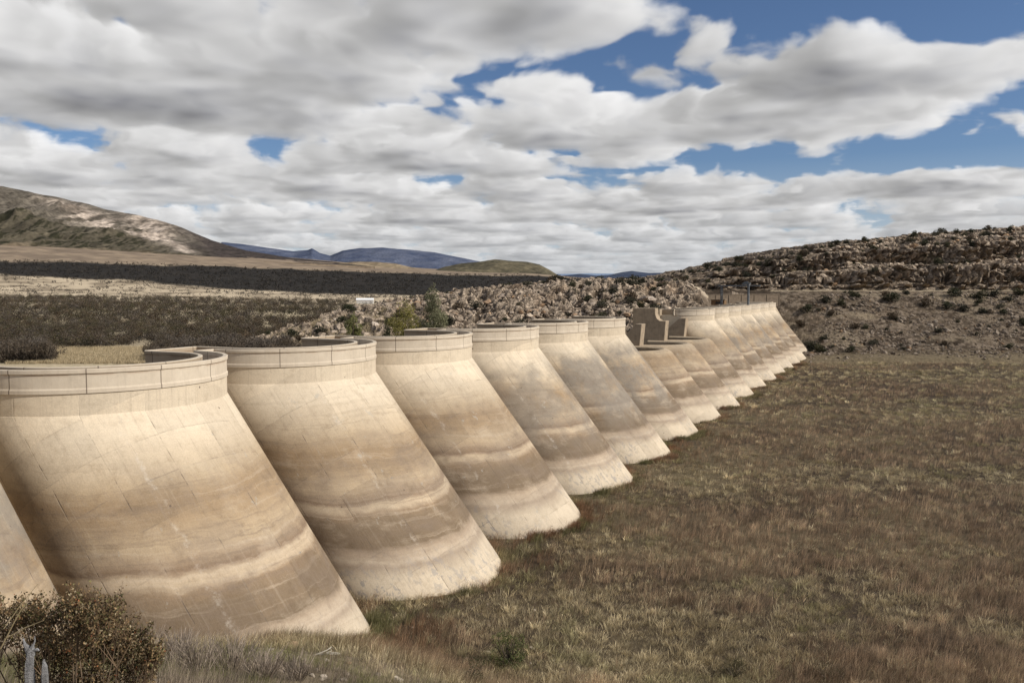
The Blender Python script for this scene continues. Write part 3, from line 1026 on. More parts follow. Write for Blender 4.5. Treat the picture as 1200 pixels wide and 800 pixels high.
def crown_points(n, lobes):
    """points in the shells of a set of lobes (x,y,z,rx,rz)"""
    lobes = np.asarray(lobes, float)
    w = lobes[:, 3]**2; k = rng.choice(len(lobes), n, p=w/w.sum())
    d = rng.normal(size=(n, 3)); d /= np.linalg.norm(d, axis=1)[:, None]
    r = rng.uniform(.35, 1.0, n)**.55
    L = lobes[k]
    p = L[:, :3]+d*r[:, None]*np.stack([L[:, 3], L[:, 3], L[:, 4]], 1)
    return p, d, r


def rand_lobes(k, w, h, z0, rr):
    out = []
    for _ in range(k):
        z = rng.uniform(z0, h); q = 1-abs((z-(z0+h)*.5)/((h-z0)*.62))**2
        a = rng.uniform(0, 6.283); rad = w*math.sqrt(rng.random())*max(.2, q)**.5
        out.append((rad*math.cos(a), rad*math.sin(a), z, rr*rng.uniform(.6, 1.2), rr*rng.uniform(.55, 1.0)))
    return out


def branch_set(mb, h, w, k, r0, col, start=0.0):
    for _ in range(k):
        a = rng.uniform(0, 6.283); e = rng.uniform(.35, 1.0)
        tip = np.array([math.cos(a)*w*e, math.sin(a)*w*e, h*rng.uniform(.6, 1.0)])
        mid = tip*.5+np.array([rng.normal(0, .06*w), rng.normal(0, .06*w), .08*h])
        mb.tube([[0, 0, start], mid*.5+[0, 0, start*.5], mid, tip], [r0, r0*.7, r0*.45, r0*.12], 5, col)


def bush_meshes(name, w, h, nleaf, leaf, c_lo, c_hi, twigcol, lobes=14, twigs=16, z0=.15, aspect=.5, fine=0, rr=.42):
    lb = rand_lobes(lobes, w*.72, h*.82, h*z0, w*rr)
    p, d, r = crown_points(nleaf, lb)
    keep = p[:, 2] > .02
    p, d, r = p[keep], d[keep], r[keep]
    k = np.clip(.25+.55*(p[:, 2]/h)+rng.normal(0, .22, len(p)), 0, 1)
    v, f, c = leafcloud(p, d, leaf, mixc(c_lo, c_hi, k), aspect)
    fol = mesh_np('foliage', v, f, c, False); fol.materials.append(M['leaf'])
    mb = MB(); branch_set(mb, h*.85, w*.85, twigs, .035*h**.5, twigcol)
    if fine:                                 # bare fine twigs
        for _ in range(fine):
            q = p[rng.integers(len(p))]
            e = q+np.array([rng.normal(0, .25), rng.normal(0, .25), rng.uniform(.25, .7)])*w*.35
            s = q*np.array([.55, .55, .45])
            mb.tube([s, q, e], [.022, .016, .006], 3, np.array(twigcol)*rng.uniform(.8, 1.6))
    br = mb.mesh('branches'); br.materials.append(M['twig'])
    return fol, br


def plant(name, meshes, loc, label, cat, group=None, rz=0, sc=1.0):
    o = empty(name, loc, label, cat, group, rz)
    for m_, nm in zip(meshes, ('foliage', 'branches')):
        c = bpy.data.objects.new(nm, m_); COL.objects.link(c); c.parent = o
    o.scale = (sc, sc, sc)
    return o


# --- thicket behind the left arches
def thicket_points(n, seed):
    r = np.random.default_rng(seed)
    Y = 205*np.exp(r.random(n)*math.log(1000/205)); 
    X = Y*r.uniform(-.80, -.20, n)
    s = X*V[0]+Y*V[1]+DIST
    dn = fbm(X/28, Y/28, 0, 4, 71)
    clear = ((X/Y > -.57) & (X/Y < -.44) & (Y < 262)) | ((X/Y > -.30) & (Y > 230) & (Y < 330)) | ((X/Y > -.27) & (Y < 420))
    keep = (s < -40) & (dn > .33) & ~clear
    return X[keep], Y[keep]


protos = []
cols_ = [((.026, .020, .014), (.105, .080, .055)), ((.032, .026, .021), (.14, .117, .094)), ((.021, .019, .010), (.095, .082, .040)), ((.029, .021, .013), (.115, .080, .047))]
for i in range(8):
    a, b_ = cols_[[0, 1, 2, 0, 1, 3, 0, 1][i]]
    w = [1.9, 2.2, 1.7, 2.4, 1.6, 1.5, 2.1, 1.9][i]; h = [2.6, 3.0, 2.3, 3.2, 2.4, 1.9, 2.7, 3.4][i]
    protos.append(bush_meshes('bush', w, h, 1500, .20, a, b_, (.15, .122, .095), 16, 10, .1, .45, 45))
X, Y = thicket_points(9000, 5)
order = np.argsort(Y)
X, Y = X[order], Y[order]
Z = ground_z(X, Y)
NIND = 290
pick = np.where((X/Y > -.645))[0]
ind = set(pick[:NIND*1].tolist())
first = {}
for i in sorted(ind):
    j = int(rng.integers(0, 8)); sc = rng.uniform(1.0, 2.1); rz = rng.uniform(0, 6.28)
    lab = 'dull brown leafless scrub bush in the dense thicket behind the nearest arches'
    if j not in first:
        first[j] = plant('scrub_bush', protos[j], (X[i], Y[i], Z[i]-.1), lab, 'bush', 'scrub bushes in the thicket behind the nearest arches', rz, sc)
    else:
        copy_tree(first[j], (X[i], Y[i], Z[i]-.1), rz, sc)


def scatter_lowbush(X, Y, Z, w, h, nleaf, leaf, clo, chi):
    """many small far bushes in one mesh"""
    n = len(X)
    k = np.repeat(np.arange(n), nleaf)
    d = rng.normal(size=(len(k), 3)); d /= np.linalg.norm(d, axis=1)[:, None]
    r = rng.random(len(k))**.4
    lump = 1+.35*np.sin(d[:, 0]*3+k)*np.cos(d[:, 1]*4+k*1.7)
    p = d*(r*lump)[:, None]*np.stack([w[k], w[k], h[k]*.5], 1)
    p += np.stack([X[k], Y[k], Z[k]+h[k]*.45], 1)
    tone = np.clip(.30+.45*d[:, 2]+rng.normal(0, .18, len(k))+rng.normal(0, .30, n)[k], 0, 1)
    return leafcloud(p, d, leaf[k], mixc(clo[k], chi[k], tone), .6)


rest = np.array([i for i in range(len(X)) if i not in ind])
nr_ = len(rest)
j = rng.integers(0, 4, nr_)
lo_ = np.array([c[0] for c in cols_])[j]; hi_ = np.array([c[1] for c in cols_])[j]
near = Y[rest] < 420
parts_ = []
for msk, nl, lf in ((near, 190, .36), (~near, 80, .58)):
    q = rest[msk]
    parts_.append(scatter_lowbush(X[q], Y[q], Z[q], 1.6+3.0*rng.random(len(q))**2, 2.2+3.6*rng.random(len(q))**2, nl, rng.uniform(.8, 1.2, len(q))*lf, lo_[msk], hi_[msk]))
# scattered shrubs out on the plain and in the belt coloured dark as cloud shadow
n = 9000
rho = 800*np.exp(rng.random(n)*math.log(3600/800)); az = np.radians(rng.uniform(-36, 8, n))
Xp, Yp = rho*np.sin(az), rho*np.cos(az)
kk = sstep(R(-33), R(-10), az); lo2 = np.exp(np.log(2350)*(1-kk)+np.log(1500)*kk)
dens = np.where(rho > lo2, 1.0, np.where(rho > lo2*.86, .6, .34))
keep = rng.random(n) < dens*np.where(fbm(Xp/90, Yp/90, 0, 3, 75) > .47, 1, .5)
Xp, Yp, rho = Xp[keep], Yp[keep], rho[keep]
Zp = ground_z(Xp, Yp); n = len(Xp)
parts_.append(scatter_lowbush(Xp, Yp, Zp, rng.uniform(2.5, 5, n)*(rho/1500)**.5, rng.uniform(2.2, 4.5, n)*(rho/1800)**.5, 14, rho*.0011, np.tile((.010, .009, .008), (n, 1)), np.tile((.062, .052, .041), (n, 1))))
v = np.concatenate([p[0] for p in parts_]); c = np.concatenate([p[2] for p in parts_])
f = []
off = 0
for p in parts_:
    f.append(p[1]+off); off += len(p[0])
tag(link('scrubland', mesh_np('scrubland', v, np.concatenate(f), c), M['leaf']), 'scrub spreading over the plain behind the dam, its far belt coloured dark as cloud shadow', 'scrub', kind='stuff')


# --- trees and shrubs of the ridge
def tree(name, px, pyb, Yd, hpx, wpx, lobes, nleaf, leaf, clo, chi, label, conical=False):
    base = at(px, pyb, Yd)
    zg = float(hill_base(np.array([base[0]]), np.array([base[1]]))[0])
    top = CAMZ+(HORIZON-(pyb-hpx))*Yd/F_PX
    h = top-min(zg, base[2]); base[2] = min(zg, base[2])
    w = wpx*Yd/F_PX*.62
    t = empty(name, base, label, 'tree')
    lb = []
    for i in range(lobes):
        q = i/(lobes-1)
        z = h*(.2+.74*q)
        wid = w*(math.sin(math.pi*min(1, .22+.80*q))**.7 if not conical else (1.02-q)**.75*min(1, .55+q*3))
        a = rng.uniform(0, 6.283)
        e = wid*rng.uniform(.3, .8)
        lb.append((e*math.cos(a), e*math.sin(a), z, max(.25, wid*rng.uniform(.30, .5)), max(.25, h*.085)))
    p, d, r = crown_points(nleaf, lb)
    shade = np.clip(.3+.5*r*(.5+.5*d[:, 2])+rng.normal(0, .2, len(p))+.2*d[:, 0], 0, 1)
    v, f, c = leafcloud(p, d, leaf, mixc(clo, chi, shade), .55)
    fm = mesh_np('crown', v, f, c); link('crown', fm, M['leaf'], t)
    mb = MB()
    mb.tube([[0, 0, -.3], [.05*w, 0, h*.3], [-.04*w, .05*w, h*.6], [0, 0, h*.93]], [.045*h**.8*.5, .035*h**.8*.5, .02*h**.8*.5, .01], 7, (.10, .075, .055))
    for L in lb[::2]:
        mb.tube([[0, 0, max(.1, L[2]-.22*h)], [L[0]*.5, L[1]*.5, L[2]-.08*h], [L[0], L[1], L[2]]], [.05, .035, .012], 5, (.10, .075, .055))
    link('trunk', mb.mesh('trunk'), M['twig'], t)
    return t


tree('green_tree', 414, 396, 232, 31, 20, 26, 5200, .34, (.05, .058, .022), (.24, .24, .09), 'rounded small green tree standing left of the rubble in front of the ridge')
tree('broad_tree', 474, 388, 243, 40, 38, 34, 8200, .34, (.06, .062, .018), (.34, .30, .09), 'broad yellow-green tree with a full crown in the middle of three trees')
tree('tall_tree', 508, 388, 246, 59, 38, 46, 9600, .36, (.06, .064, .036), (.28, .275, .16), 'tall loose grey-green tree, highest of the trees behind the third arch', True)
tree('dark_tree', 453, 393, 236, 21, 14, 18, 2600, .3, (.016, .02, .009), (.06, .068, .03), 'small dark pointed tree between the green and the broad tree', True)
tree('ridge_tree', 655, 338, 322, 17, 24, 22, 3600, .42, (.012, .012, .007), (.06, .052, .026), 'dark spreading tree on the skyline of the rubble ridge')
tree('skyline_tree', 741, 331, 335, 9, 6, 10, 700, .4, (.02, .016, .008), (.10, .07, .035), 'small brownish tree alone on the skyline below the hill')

# shrubs on hill and bank
hb_protos = []
for i in range(5):
    a, b_ = [((.014, .016, .008), (.055, .058, .028)), ((.02, .022, .010), (.075, .07, .032)), ((.03, .022, .014), (.10, .07, .04)), ((.012, .013, .008), (.045, .045, .025)), ((.025, .025, .016), (.085, .078, .05))][i]
    hb_protos.append(bush_meshes('shrub', 1.3, 1.35, 700, .22, a, b_, (.09, .07, .055), 12, 8, .12, .55, 0))
firsts = {}


def hill_shrub(x, y, sc, name, label, group):
    z = float(hill_base(np.array([x]), np.array([y]))[0])
    j = int(rng.integers(0, 5)); key = (name, j)
    if key not in firsts:
        firsts[key] = plant(name, hb_protos[j], (x, y, z-.1), label, 'shrub', group, rng.uniform(0, 6.28), sc)
    else:
        copy_tree(firsts[key], (x, y, z-.1), rng.uniform(0, 6.28), sc)


NB_ = 110
GB, GR, GH = 'dark shrubs on the far right bank', 'dark shrubs scattered over the rubble ridge', 'dark shrubs on the cliffs of the right hill'
LB, LRr, LH = 'dark green shrub on the stony bank right of the dam', 'dark low shrub among the boulders of the ridge', 'dark scrubby shrub on the rocky hill above the road'
for (px, py, Yd, sc) in ((1045, 362, 392, 3.1), (1118, 354, 398, 3.0), (1147, 358, 396, 3.2), (1165, 360, 398, 2.6), (1085, 367, 388, 2.6), (1110, 370, 385, 2.5), (1000, 352, 398, 2.2), (985, 360, 390, 2.3), (968, 356, 392, 2.6), (975, 372, 380, 2.1),
                         (1003, 382, 368, 2.0), (1015, 385, 368, 1.7), (1046, 377, 377, 2.2), (966, 388, 362, 1.9), (1024, 402, 352, 1.9), (946, 365, 385, 2.6), (955, 402, 355, 2.4), (948, 396, 358, 2.6), (962, 406, 350, 2.6), (1180, 366, 392, 2.4), (1060, 350, 401, 1.8), (1192, 357, 400, 2.5), (1130, 372, 383, 2.4), (1150, 375, 380, 2.0), (938, 375, 378, 2.2)):
    hill_shrub((px-600)/F_PX*Yd, Yd, sc, 'bank_shrub', LB, GB)
for k in range(NB_):
    x, y = rng.uniform(100, 320), rng.uniform(343, 406)
    if x*V[0]+y*V[1]+DIST < 24: continue
    hill_shrub(x, y, rng.choice([.5, .7, .9, 1.2, 1.6])*rng.uniform(.85, 1.15), 'bank_shrub', LB, GB)
k = 0
while k < 230:
    x, y = rng.uniform(-85, 80), rng.uniform(240, 345)
    if x*V[0]+y*V[1]+DIST > -14: continue
    hill_shrub(x, y, rng.choice([.6, .8, 1.0, 1.3, 1.7, 2.1])*rng.uniform(.85, 1.15), 'ridge_shrub', LRr, GR); k += 1
for k in range(240):
    x, y = rng.uniform(85, 305), rng.uniform(424, 482)
    hill_shrub(x, y, rng.choice([.6, .8, 1.0, 1.2, 1.7, 2.2])*rng.uniform(.8, 1.1), 'hill_shrub', LH, GH)


# ------------------------------------------------------------------ dry grass of the reservoir floor
def blades(P, H, Wd, col, tipcol, lean, nb, spread, up=1.0):
    n = len(P)
    k = np.repeat(np.arange(n), nb); m = len(k)
    a = rng.uniform(0, 6.283, m); e = rng.random(m)**.5*spread[k]
    root = P[k]+np.stack([np.cos(a)*e, np.sin(a)*e, np.zeros(m)-.05], 1)
    h = H[k]*rng.uniform(.55, 1.15, m)
    wind = np.array([.22, -.10])
    dirx = np.cos(a)*lean[k]*rng.uniform(.2, 1, m)+wind[0]; diry = np.sin(a)*lean[k]*rng.uniform(.2, 1, m)+wind[1]
    tip = root+np.stack([dirx*h, diry*h, h], 1)
    mid = root+np.stack([dirx*h*.35, diry*h*.35, h*.58], 1)
    b = rng.uniform(0, 6.283, m); w = Wd[k]*rng.uniform(.6, 1.3, m)
    sd = np.stack([np.cos(b)*w, np.sin(b)*w, np.zeros(m)], 1)
    v = np.stack([root-sd*.5, root+sd*.5, mid+sd*.42, mid-sd*.42, tip], 1).reshape(-1, 3)
    i = np.arange(m)*5
    q = np.stack([i, i+1, i+2, i+3], 1); t = np.stack([i+3, i+2, i+4], 1)
    br = rng.uniform(.7, 1.3, m)[:, None]
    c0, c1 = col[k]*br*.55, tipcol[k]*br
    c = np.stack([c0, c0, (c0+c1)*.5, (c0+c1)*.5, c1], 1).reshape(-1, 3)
    return v, q, t, c


def floor_points(n, y0, y1, x0=-.75, x1=.80):
    # uniform in (x, Y) with density falling with distance
    Y = y0*np.exp(rng.random(n)*math.log(y1/y0)); X = Y*rng.uniform(x0, x1, n)
    return X, Y


def outside_dam(X, Y, mrg=.25):
    t = X*U[0]+Y*U[1]; s = X*V[0]+Y*V[1]+DIST
    z = floor_z(t)+1.5
    sh = LEAN*(CREST-BAND-z)
    n = np.round(t/PITCH-B0); dt = t-tn(n)
    front = RV*np.sqrt(np.clip(1-(dt/RU)**2, 0, 1))
    return (s > sh+front+mrg) | (n < 0)


def meadow():
    V_, Q_, T_, C_ = [], [], [], []
    off = 0

    def push(r):
        nonlocal off
        V_.append(r[0]); Q_.append(r[1]+off); T_.append(r[2]+off); C_.append(r[3]); off += len(r[0])

    for (kind, n, y0, y1, nb) in (('reed', 46000, 9, 60, 8), ('reed', 118000, 48, 345, 7), ('tuft', 26000, 40, 345, 30), ('tuft', 9000, 14, 60, 26), ('toe', 15000, 0, 0, 9)):
        if kind == 'toe':                      # weeds and silt plants hugging the feet of the arches
            nn = rng.integers(1, 16, n); aa = rng.uniform(-.1, 2.4, n); ex = np.abs(rng.normal(0, .7, n))
            tt = tn(nn)+(RU+ex)*np.cos(aa); ff = floor_z(tt)
            ss = LEAN*(CREST-BAND-ff)+(RV+ex)*np.sin(aa)
            X = U[0]*tt+V[0]*(ss-DIST); Y = U[1]*tt+V[1]*(ss-DIST)
        else:
            X, Y = floor_points(n, y0, y1)
        wdv = .0052+.00021*Y
        keep = outside_dam(X, Y, .05 if kind == 'toe' else .3)
        bank = hill_mask(X, Y) > .75
        keep &= ~bank
        X, Y, wdv = X[keep], Y[keep], wdv[keep]
        Z = ground_z(X, Y)
        t = X*U[0]+Y*U[1]; s = X*V[0]+Y*V[1]+DIST
        big = fbm(X/34+3, Y/20, 0, 4, 101); mid = fbm(X/7, Y/5, 0, 4, 102)
        # reeds: tall brown; mat: low tan-olive; near toes greener
        big = big-.16*np.exp(-((X-33)/20)**2-((Y-74)/13)**2)-.12*np.exp(-((X-8)/14)**2-((Y-66)/10)**2)
        reed = sstep(.44, .54, big*.6+mid*.40+.04*rng.normal(size=len(X)))
        nm = len(X)
        c_reed = mixc((.24, .158, .10), (.62, .455, .30), np.clip(rng.normal(.45, .28, nm)+(fbm(X/3, Y/3, 0, 2, 107)-.5)*1.2, 0, 1))
        c_mat = mixc((.30, .24, .135), (.68, .58, .36), np.clip(mid*1.2-.1+rng.normal(0, .18, nm), 0, 1))
        col = mixc(c_mat, c_reed, reed)
        toe = sstep(14, 3, s-(LEAN*(CREST-BAND)+RV*.6))*sstep(210, 120, Y)
        gcol = mixc((.07, .095, .028), (.19, .195, .065), rng.random(nm))
        rust = mixc((.16, .075, .035), (.26, .13, .06), rng.random(nm))
        gsel = (fbm(X/3.5, Y/3.5, 0, 3, 103) > .5)
        wet = np.where(gsel[:, None], gcol, rust)
        kk = toe*sstep(.42, .6, fbm(X/8, Y/8, 0, 3, 104))
        col = mixc(col, wet, kk*.75)
        fgs = sstep(50, 34, Y)                 # slope below the viewpoint: grey dry twigs and some green
        tw = mixc((.17, .14, .11), (.34, .29, .23), rng.random(nm))
        gg = fbm(X/4, Y/4, 0, 3, 105)+.16*sstep(30, 46, Y)*(X < 2) > .52
        tw = np.where(gg[:, None], mixc((.075, .105, .025), (.21, .25, .07), rng.random(nm)), tw)
        col = mixc(col, tw, fgs*.8)
        if kind == 'tuft':                     # low golden cushions
            kp = (rng.random(nm) < .25+.85*(1-reed)) & (fgs < .9)
            gold = mixc((.42, .33, .185), (.88, .75, .49), np.clip(rng.normal(.45, .25, nm)+(mid-.5)*1.3, 0, 1))
            gold = mixc(gold, gcol*1.6, (fbm(X/5, Y/5, 0, 3, 112) > .64)*.4)
            X, Y, Z, gold, wdv, sc_ = X[kp], Y[kp], Z[kp], gold[kp], wdv[kp], (1+Y[kp]/260)*rng.uniform(.6, 1.5, kp.sum())
            cb = np.exp(rng.normal(0, .25, kp.sum()))[:, None]
            push(blades(np.stack([X, Y, Z], 1), .42*sc_, wdv*1.15, gold*cb*.8, gold*cb*1.1, np.full(len(X), 1.1), nb, .30*sc_))
            continue
        if kind == 'toe':
            col = mixc(col, wet, .55*np.ones(nm))
        H = (.24+.72*reed*(.5+1.0*mid))*rng.uniform(.7, 1.25, nm)
        bare = sstep(.50, .42, fbm(X/2.6, Y/2.6, 0, 3, 109)+.08*rng.normal(size=nm))
        H = np.where(fgs > .4, H*(.35+.65*rng.random(nm)**2)*(1-.45*bare), H*(.72+.56*fbm(X/2.2, Y/2.2, 0, 2, 108)))
        cb = np.exp(rng.normal(0, .34, nm))*(.62+.76*fbm(X/1.3, Y/1.6, 0, 2, 110))
        col = col*cb[:, None]
        tip = mixc(col*1.2, (.46, .38, .27), (.10+.30*rng.random(nm)**2)*np.clip(cb, .3, 1.4))
        push(blades(np.stack([X, Y, Z], 1), H, wdv*np.where(reed > .5, .85, 1.2), col, tip, np.where(reed > .5, .35, 1.0), nb, .14+wdv*4))
    # pale grass on the downstream side seen over the crest
    for (a0, a1, y0, y1, n) in ((-.62, -.40, 200, 268, 16000), (-.30, -.12, 215, 300, 8000), (-.70, -.3, 205, 230, 3000)):
        Y = rng.uniform(y0, y1, n); X = Y*rng.uniform(a0, a1, n)
        s = X*V[0]+Y*V[1]+DIST; kp = s < -25; X, Y = X[kp], Y[kp]
        kp = fbm(X/14, Y/14, 0, 3, 121) > .22; X, Y = X[kp], Y[kp]
        Z = np.where(hill_mask(X, Y) > .5, hill_base(X, Y), ground_z(X, Y)); nm = len(X)
        col = mixc((.44, .35, .215), (.70, .585, .39), rng.random(nm))
        push(blades(np.stack([X, Y, Z], 1), rng.uniform(.6, 1.2, nm), np.full(nm, .08), col, col*1.1, np.full(nm, .4), 5, np.full(nm, .5)))
    me = mesh_np('dry_grass', np.concatenate(V_), [np.concatenate(Q_), np.concatenate(T_)], np.concatenate(C_))
    tag(link('dry_grass', me, M['grass']), 'dry brown grass and reeds covering the empty reservoir floor', 'grass', kind='stuff')


meadow()


# ------------------------------------------------------------------ foreground plants
def gz(x, y):
    return float(ground_z(np.array([x]), np.array([y]))[0])


def fg_bush():
    x, y = -4.55, 8.0
    x0 = x
    b = np.array([x, y, gz(x, y)])
    t = empty('leafy_shrub', b, 'brown-leaved dry shrub in the bottom left corner below the nearest arch', 'shrub')
    top = CAMZ-(700-HORIZON)/F_PX*y-b[2]
    lobes = []
    for (px, py, rx, rz) in ((20, 735, .30, .25), (-40, 745, .35, .3), (60, 735, .26, .24), (100, 730, .24, .22), (75, 715, .15, .16), (118, 718, .15, .15), (140, 750, .2, .2), (40, 770, .4, .3), (100, 780, .4, .3), (150, 790, .24, .22),
                             (-80, 780, .4, .35), (60, 820, .5, .3), (130, 840, .4, .3), (0, 850, .5, .35), (125, 755, .24, .22), (70, 755, .3, .24), (-10, 725, .2, .2), (25, 722, .14, .14), (168, 770, .10, .12)):
        yy = y+rng.uniform(-.45, .45)
        lobes.append(((px-600)/F_PX*yy-x, yy-y, CAMZ-(py+14-HORIZON)/F_PX*yy-b[2], rx*.74, rz*.74))
    p, d, r = crown_points(24000, lobes)
    sp_, sd2 = [], []
    shoots = []
    for _ in range(420):                      # leafy shoots that break the outline
        L = lobes[rng.integers(len(lobes))]
        dd = rng.normal(size=3); dd[2] = abs(dd[2]); dd /= np.linalg.norm(dd)
        st = np.array(L[:3])+dd*np.array([L[3], L[3], L[4]])*.8
        en = st+(dd*.6+np.array([0, 0, .7])+rng.normal(0, .25, 3))*rng.uniform(.06, .22)
        shoots.append((st, en))
        q = rng.random((34, 1))
        sp_.append(st+(en-st)*q+rng.normal(0, .018, (34, 3))); sd2.append(rng.normal(size=(34, 3)))
    p = np.concatenate([p]+sp_); d = np.concatenate([d]+sd2); r = np.concatenate([r, np.full(len(p)-len(r), .95)])
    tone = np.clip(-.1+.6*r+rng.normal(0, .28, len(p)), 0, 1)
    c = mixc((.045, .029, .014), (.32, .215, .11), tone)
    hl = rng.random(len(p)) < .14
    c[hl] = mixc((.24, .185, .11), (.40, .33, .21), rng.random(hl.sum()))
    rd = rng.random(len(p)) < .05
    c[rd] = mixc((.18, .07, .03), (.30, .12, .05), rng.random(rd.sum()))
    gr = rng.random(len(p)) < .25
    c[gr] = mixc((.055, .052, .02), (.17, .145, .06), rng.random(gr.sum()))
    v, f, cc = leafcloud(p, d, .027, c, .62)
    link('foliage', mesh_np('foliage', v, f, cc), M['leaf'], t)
    mb = MB()
    for st, en in shoots:
        mb.tube([st-(en-st)*.6, st, en], [.005, .004, .0015], 3, (.15, .10, .065))
    for L in lobes:
        for _ in range(3):
            e = np.array(L[:3])+rng.normal(0, .55, 3)*np.array([L[3], L[3], L[4]])
            s0 = np.array([rng.normal(0, .25)+L[0]*.35, rng.normal(0, .15), 0])
            m_ = (s0+e)*.5+rng.normal(0, .06, 3)
            mb.tube([s0, m_, e], [.012, .008, .003], 4, np.array((.13, .095, .065))*rng.uniform(.7, 1.3))
            for _ in range(3):
                q = e+np.array([rng.normal(0, .12), rng.normal(0, .12), rng.uniform(.02, .2)])
                mb.tube([m_*.3+e*.7, q], [.005, .0016], 3, (.16, .11, .07))
    link('branches', mb.mesh('branches'), M['twig'], t)
    # a few long dry straws reaching out of it
    straw = MB()
    for (xa, ya, xb, yb) in ((-10, 745, 33, 690), (-10, 758, 38, 735), (-15, 770, 25, 700)):
        yy = 7.4
        A = at(xa, ya, yy)-b; B = at(xb, yb, yy)-b
        straw.tube([A, (A+B)*.5+[0, 0, .015], B], [.006, .005, .002], 4, (.42, .34, .2))
    link('straw', straw.mesh('straw'), M['grass'], t)


fg_bush()


def dead_stump():
    y = 6.3
    b = at(22, 812, y); zg = gz(b[0], b[1])
    base = np.array([b[0], b[1], zg])
    o_pts = lambda l: [at(px, py, y)-base for px, py in l]
    mb = MB(); g = (.27, .265, .265)
    low = at(18, 800, y)-base
    mb.tube([[low[0], low[1], -.1]]+o_pts([(19, 800), (20, 785), (21, 772), (16, 764), (13, 757)]), [.042, .035, .030, .022, .011, .003], 9, g)
    mb.tube(o_pts([(21, 778), (22, 770), (25, 762), (27, 754)]), [.026, .020, .010, .003], 7, g)
    mb.tube(o_pts([(21, 780), (25, 772), (29, 770), (33, 771)]), [.024, .016, .011, .004], 7, g)
    l2 = at(37, 802, y)-base
    mb.tube([[l2[0], l2[1], -.1]]+o_pts([(37, 802), (37, 792), (36, 786), (38, 782)]), [.028, .024, .021, .013, .003], 8, g)
    vv_ = np.concatenate(mb.v)
    for i_ in range(len(mb.v)):
        a_ = mb.v[i_]; mm = a_.mean(0); kx = fbm(a_[:, 0]*60, a_[:, 1]*60, a_[:, 2]*34, 3, 132+i_)-.5
        mb.v[i_] = a_+np.stack([kx*.045, kx*.03, kx*.02], 1)
        mb.c[i_] = np.array(g)*(.1+1.6*fbm(a_[:, 0]*60, a_[:, 1]*60, a_[:, 2]*12, 3, 140+i_))[:, None]
    tag(link('dead_stump', mb.mesh('dead_stump', False), M['deadwood'], loc=base), 'bleached grey dead stump with forked stubs in front of the brown shrub', 'stump')


dead_stump()


def ground_hit(px, py):
    dx = (px-600)/F_PX; dz = -(py-HORIZON)/F_PX
    for y in np.arange(12, 120, .1):
        if gz(dx*y, y) >= CAMZ+dz*y: return np.array([dx*y, y, gz(dx*y, y)])
    return np.array([dx*60, 60, 0])


def green_shrub(px, py, hpx, wpx, label, seedcol):
    b = ground_hit(px, py); h = hpx*b[1]/F_PX; w = wpx*b[1]/F_PX*.5
    t = empty('green_shrub', b, label, 'shrub')
    ms = bush_meshes('s', w, h, 2600, .045*h/1.2+.02, *seedcol, (.10, .08, .06), 16, 16, .1, .4, 14, .30)
    for m_, nm in zip(ms, ('foliage', 'branches')):
        link(nm, m_, None, t)


green_shrub(596, 792, 46, 58, 'light green open shrub among the reeds at the bottom centre', ((.025, .034, .010), (.13, .145, .045)))
green_shrub(545, 815, 30, 66, 'dark low shrub at the bottom edge left of the light green shrub', ((.016, .020, .008), (.07, .075, .03)))
green_shrub(868, 806, 22, 48, 'dark rounded shrub cut by the bottom edge right of centre', ((.020, .020, .008), (.085, .075, .03)))
green_shrub(985, 806, 16, 62, 'low dark shrub cut by the bottom edge furthest right', ((.020, .020, .008), (.085, .075, .03)))
green_shrub(440, 700, 22, 36, 'bright green weedy shrub between the toes of the first two arches', ((.022, .036, .010), (.09, .11, .035)))

# loose stones on the near slope and at the feet of the first arches
n_ = 1500
Ys = 18*np.exp(rng.random(n_)*math.log(75/18)); Xs = Ys*rng.uniform(-.66, .12, n_)
kp_ = outside_dam(Xs, Ys, .2) & (fbm(Xs/4, Ys/4, 0, 3, 151) > .46)
Xs, Ys = Xs[kp_], Ys[kp_]; Zs = ground_z(Xs, Ys)
ss_ = np.clip(rng.lognormal(-2.6, .6, len(Xs)), .03, .35)
sv_ = scatter_rocks(np.stack([Xs, Ys, Zs+ss_*.2], 1), ss_, rock_cols(len(Xs), (.16, .125, .095), (.40, .34, .27)), ROCKS_LO)
tag(link('stones', mesh_np('stones', sv_[0], sv_[1], sv_[2]), M['boulder']), 'small loose stones lying in the grass before the nearest arches', 'stones', kind='stuff')

# bleached fallen branch
b = ground_hit(370, 780)
s_ = b[1]/F_PX

# dry brush on the near slope
for i_, (px, py, hp, wp) in enumerate(((188, 792, 40, 60), (222, 800, 46, 64), (262, 796, 38, 70), (300, 805, 30, 60), (168, 770, 26, 40), (340, 808, 26, 50), (205, 778, 26, 48))):
    bb = ground_hit(px, py); hh = hp*bb[1]/F_PX; ww = wp*bb[1]/F_PX*.5
    mb_ = MB()
    for _ in range(70):
        a_ = rng.uniform(0, 6.283); e_ = rng.random()**.5
        tip_ = np.array([math.cos(a_)*e_*ww, math.sin(a_)*e_*ww, hh*rng.uniform(.45, 1.05)])
        ro_ = np.array([math.cos(a_)*e_*ww*.35, math.sin(a_)*e_*ww*.35, -.03])
        md_ = ro_*.4+tip_*.6+rng.normal(0, .05*ww, 3)
        cc_ = np.array((.25, .205, .165))*rng.uniform(.5, 1.7)
        mb_.tube([ro_, md_, tip_], [.014, .010, .004], 3, cc_)
        for __ in range(3):
            tt_ = tip_+np.array([rng.normal(0, .16*ww), rng.normal(0, .16*ww), rng.uniform(-.02, .2)*hh])
            mb_.tube([md_, tt_], [.008, .003], 3, cc_*rng.uniform(.8, 1.25))
    o_ = link('dry_brush', mb_.mesh('dry_brush'), M['twig'], loc=bb)
    tag(o_, 'grey leafless twiggy brush on the near slope right of the brown shrub', 'brush', 'grey dry brush on the near slope')


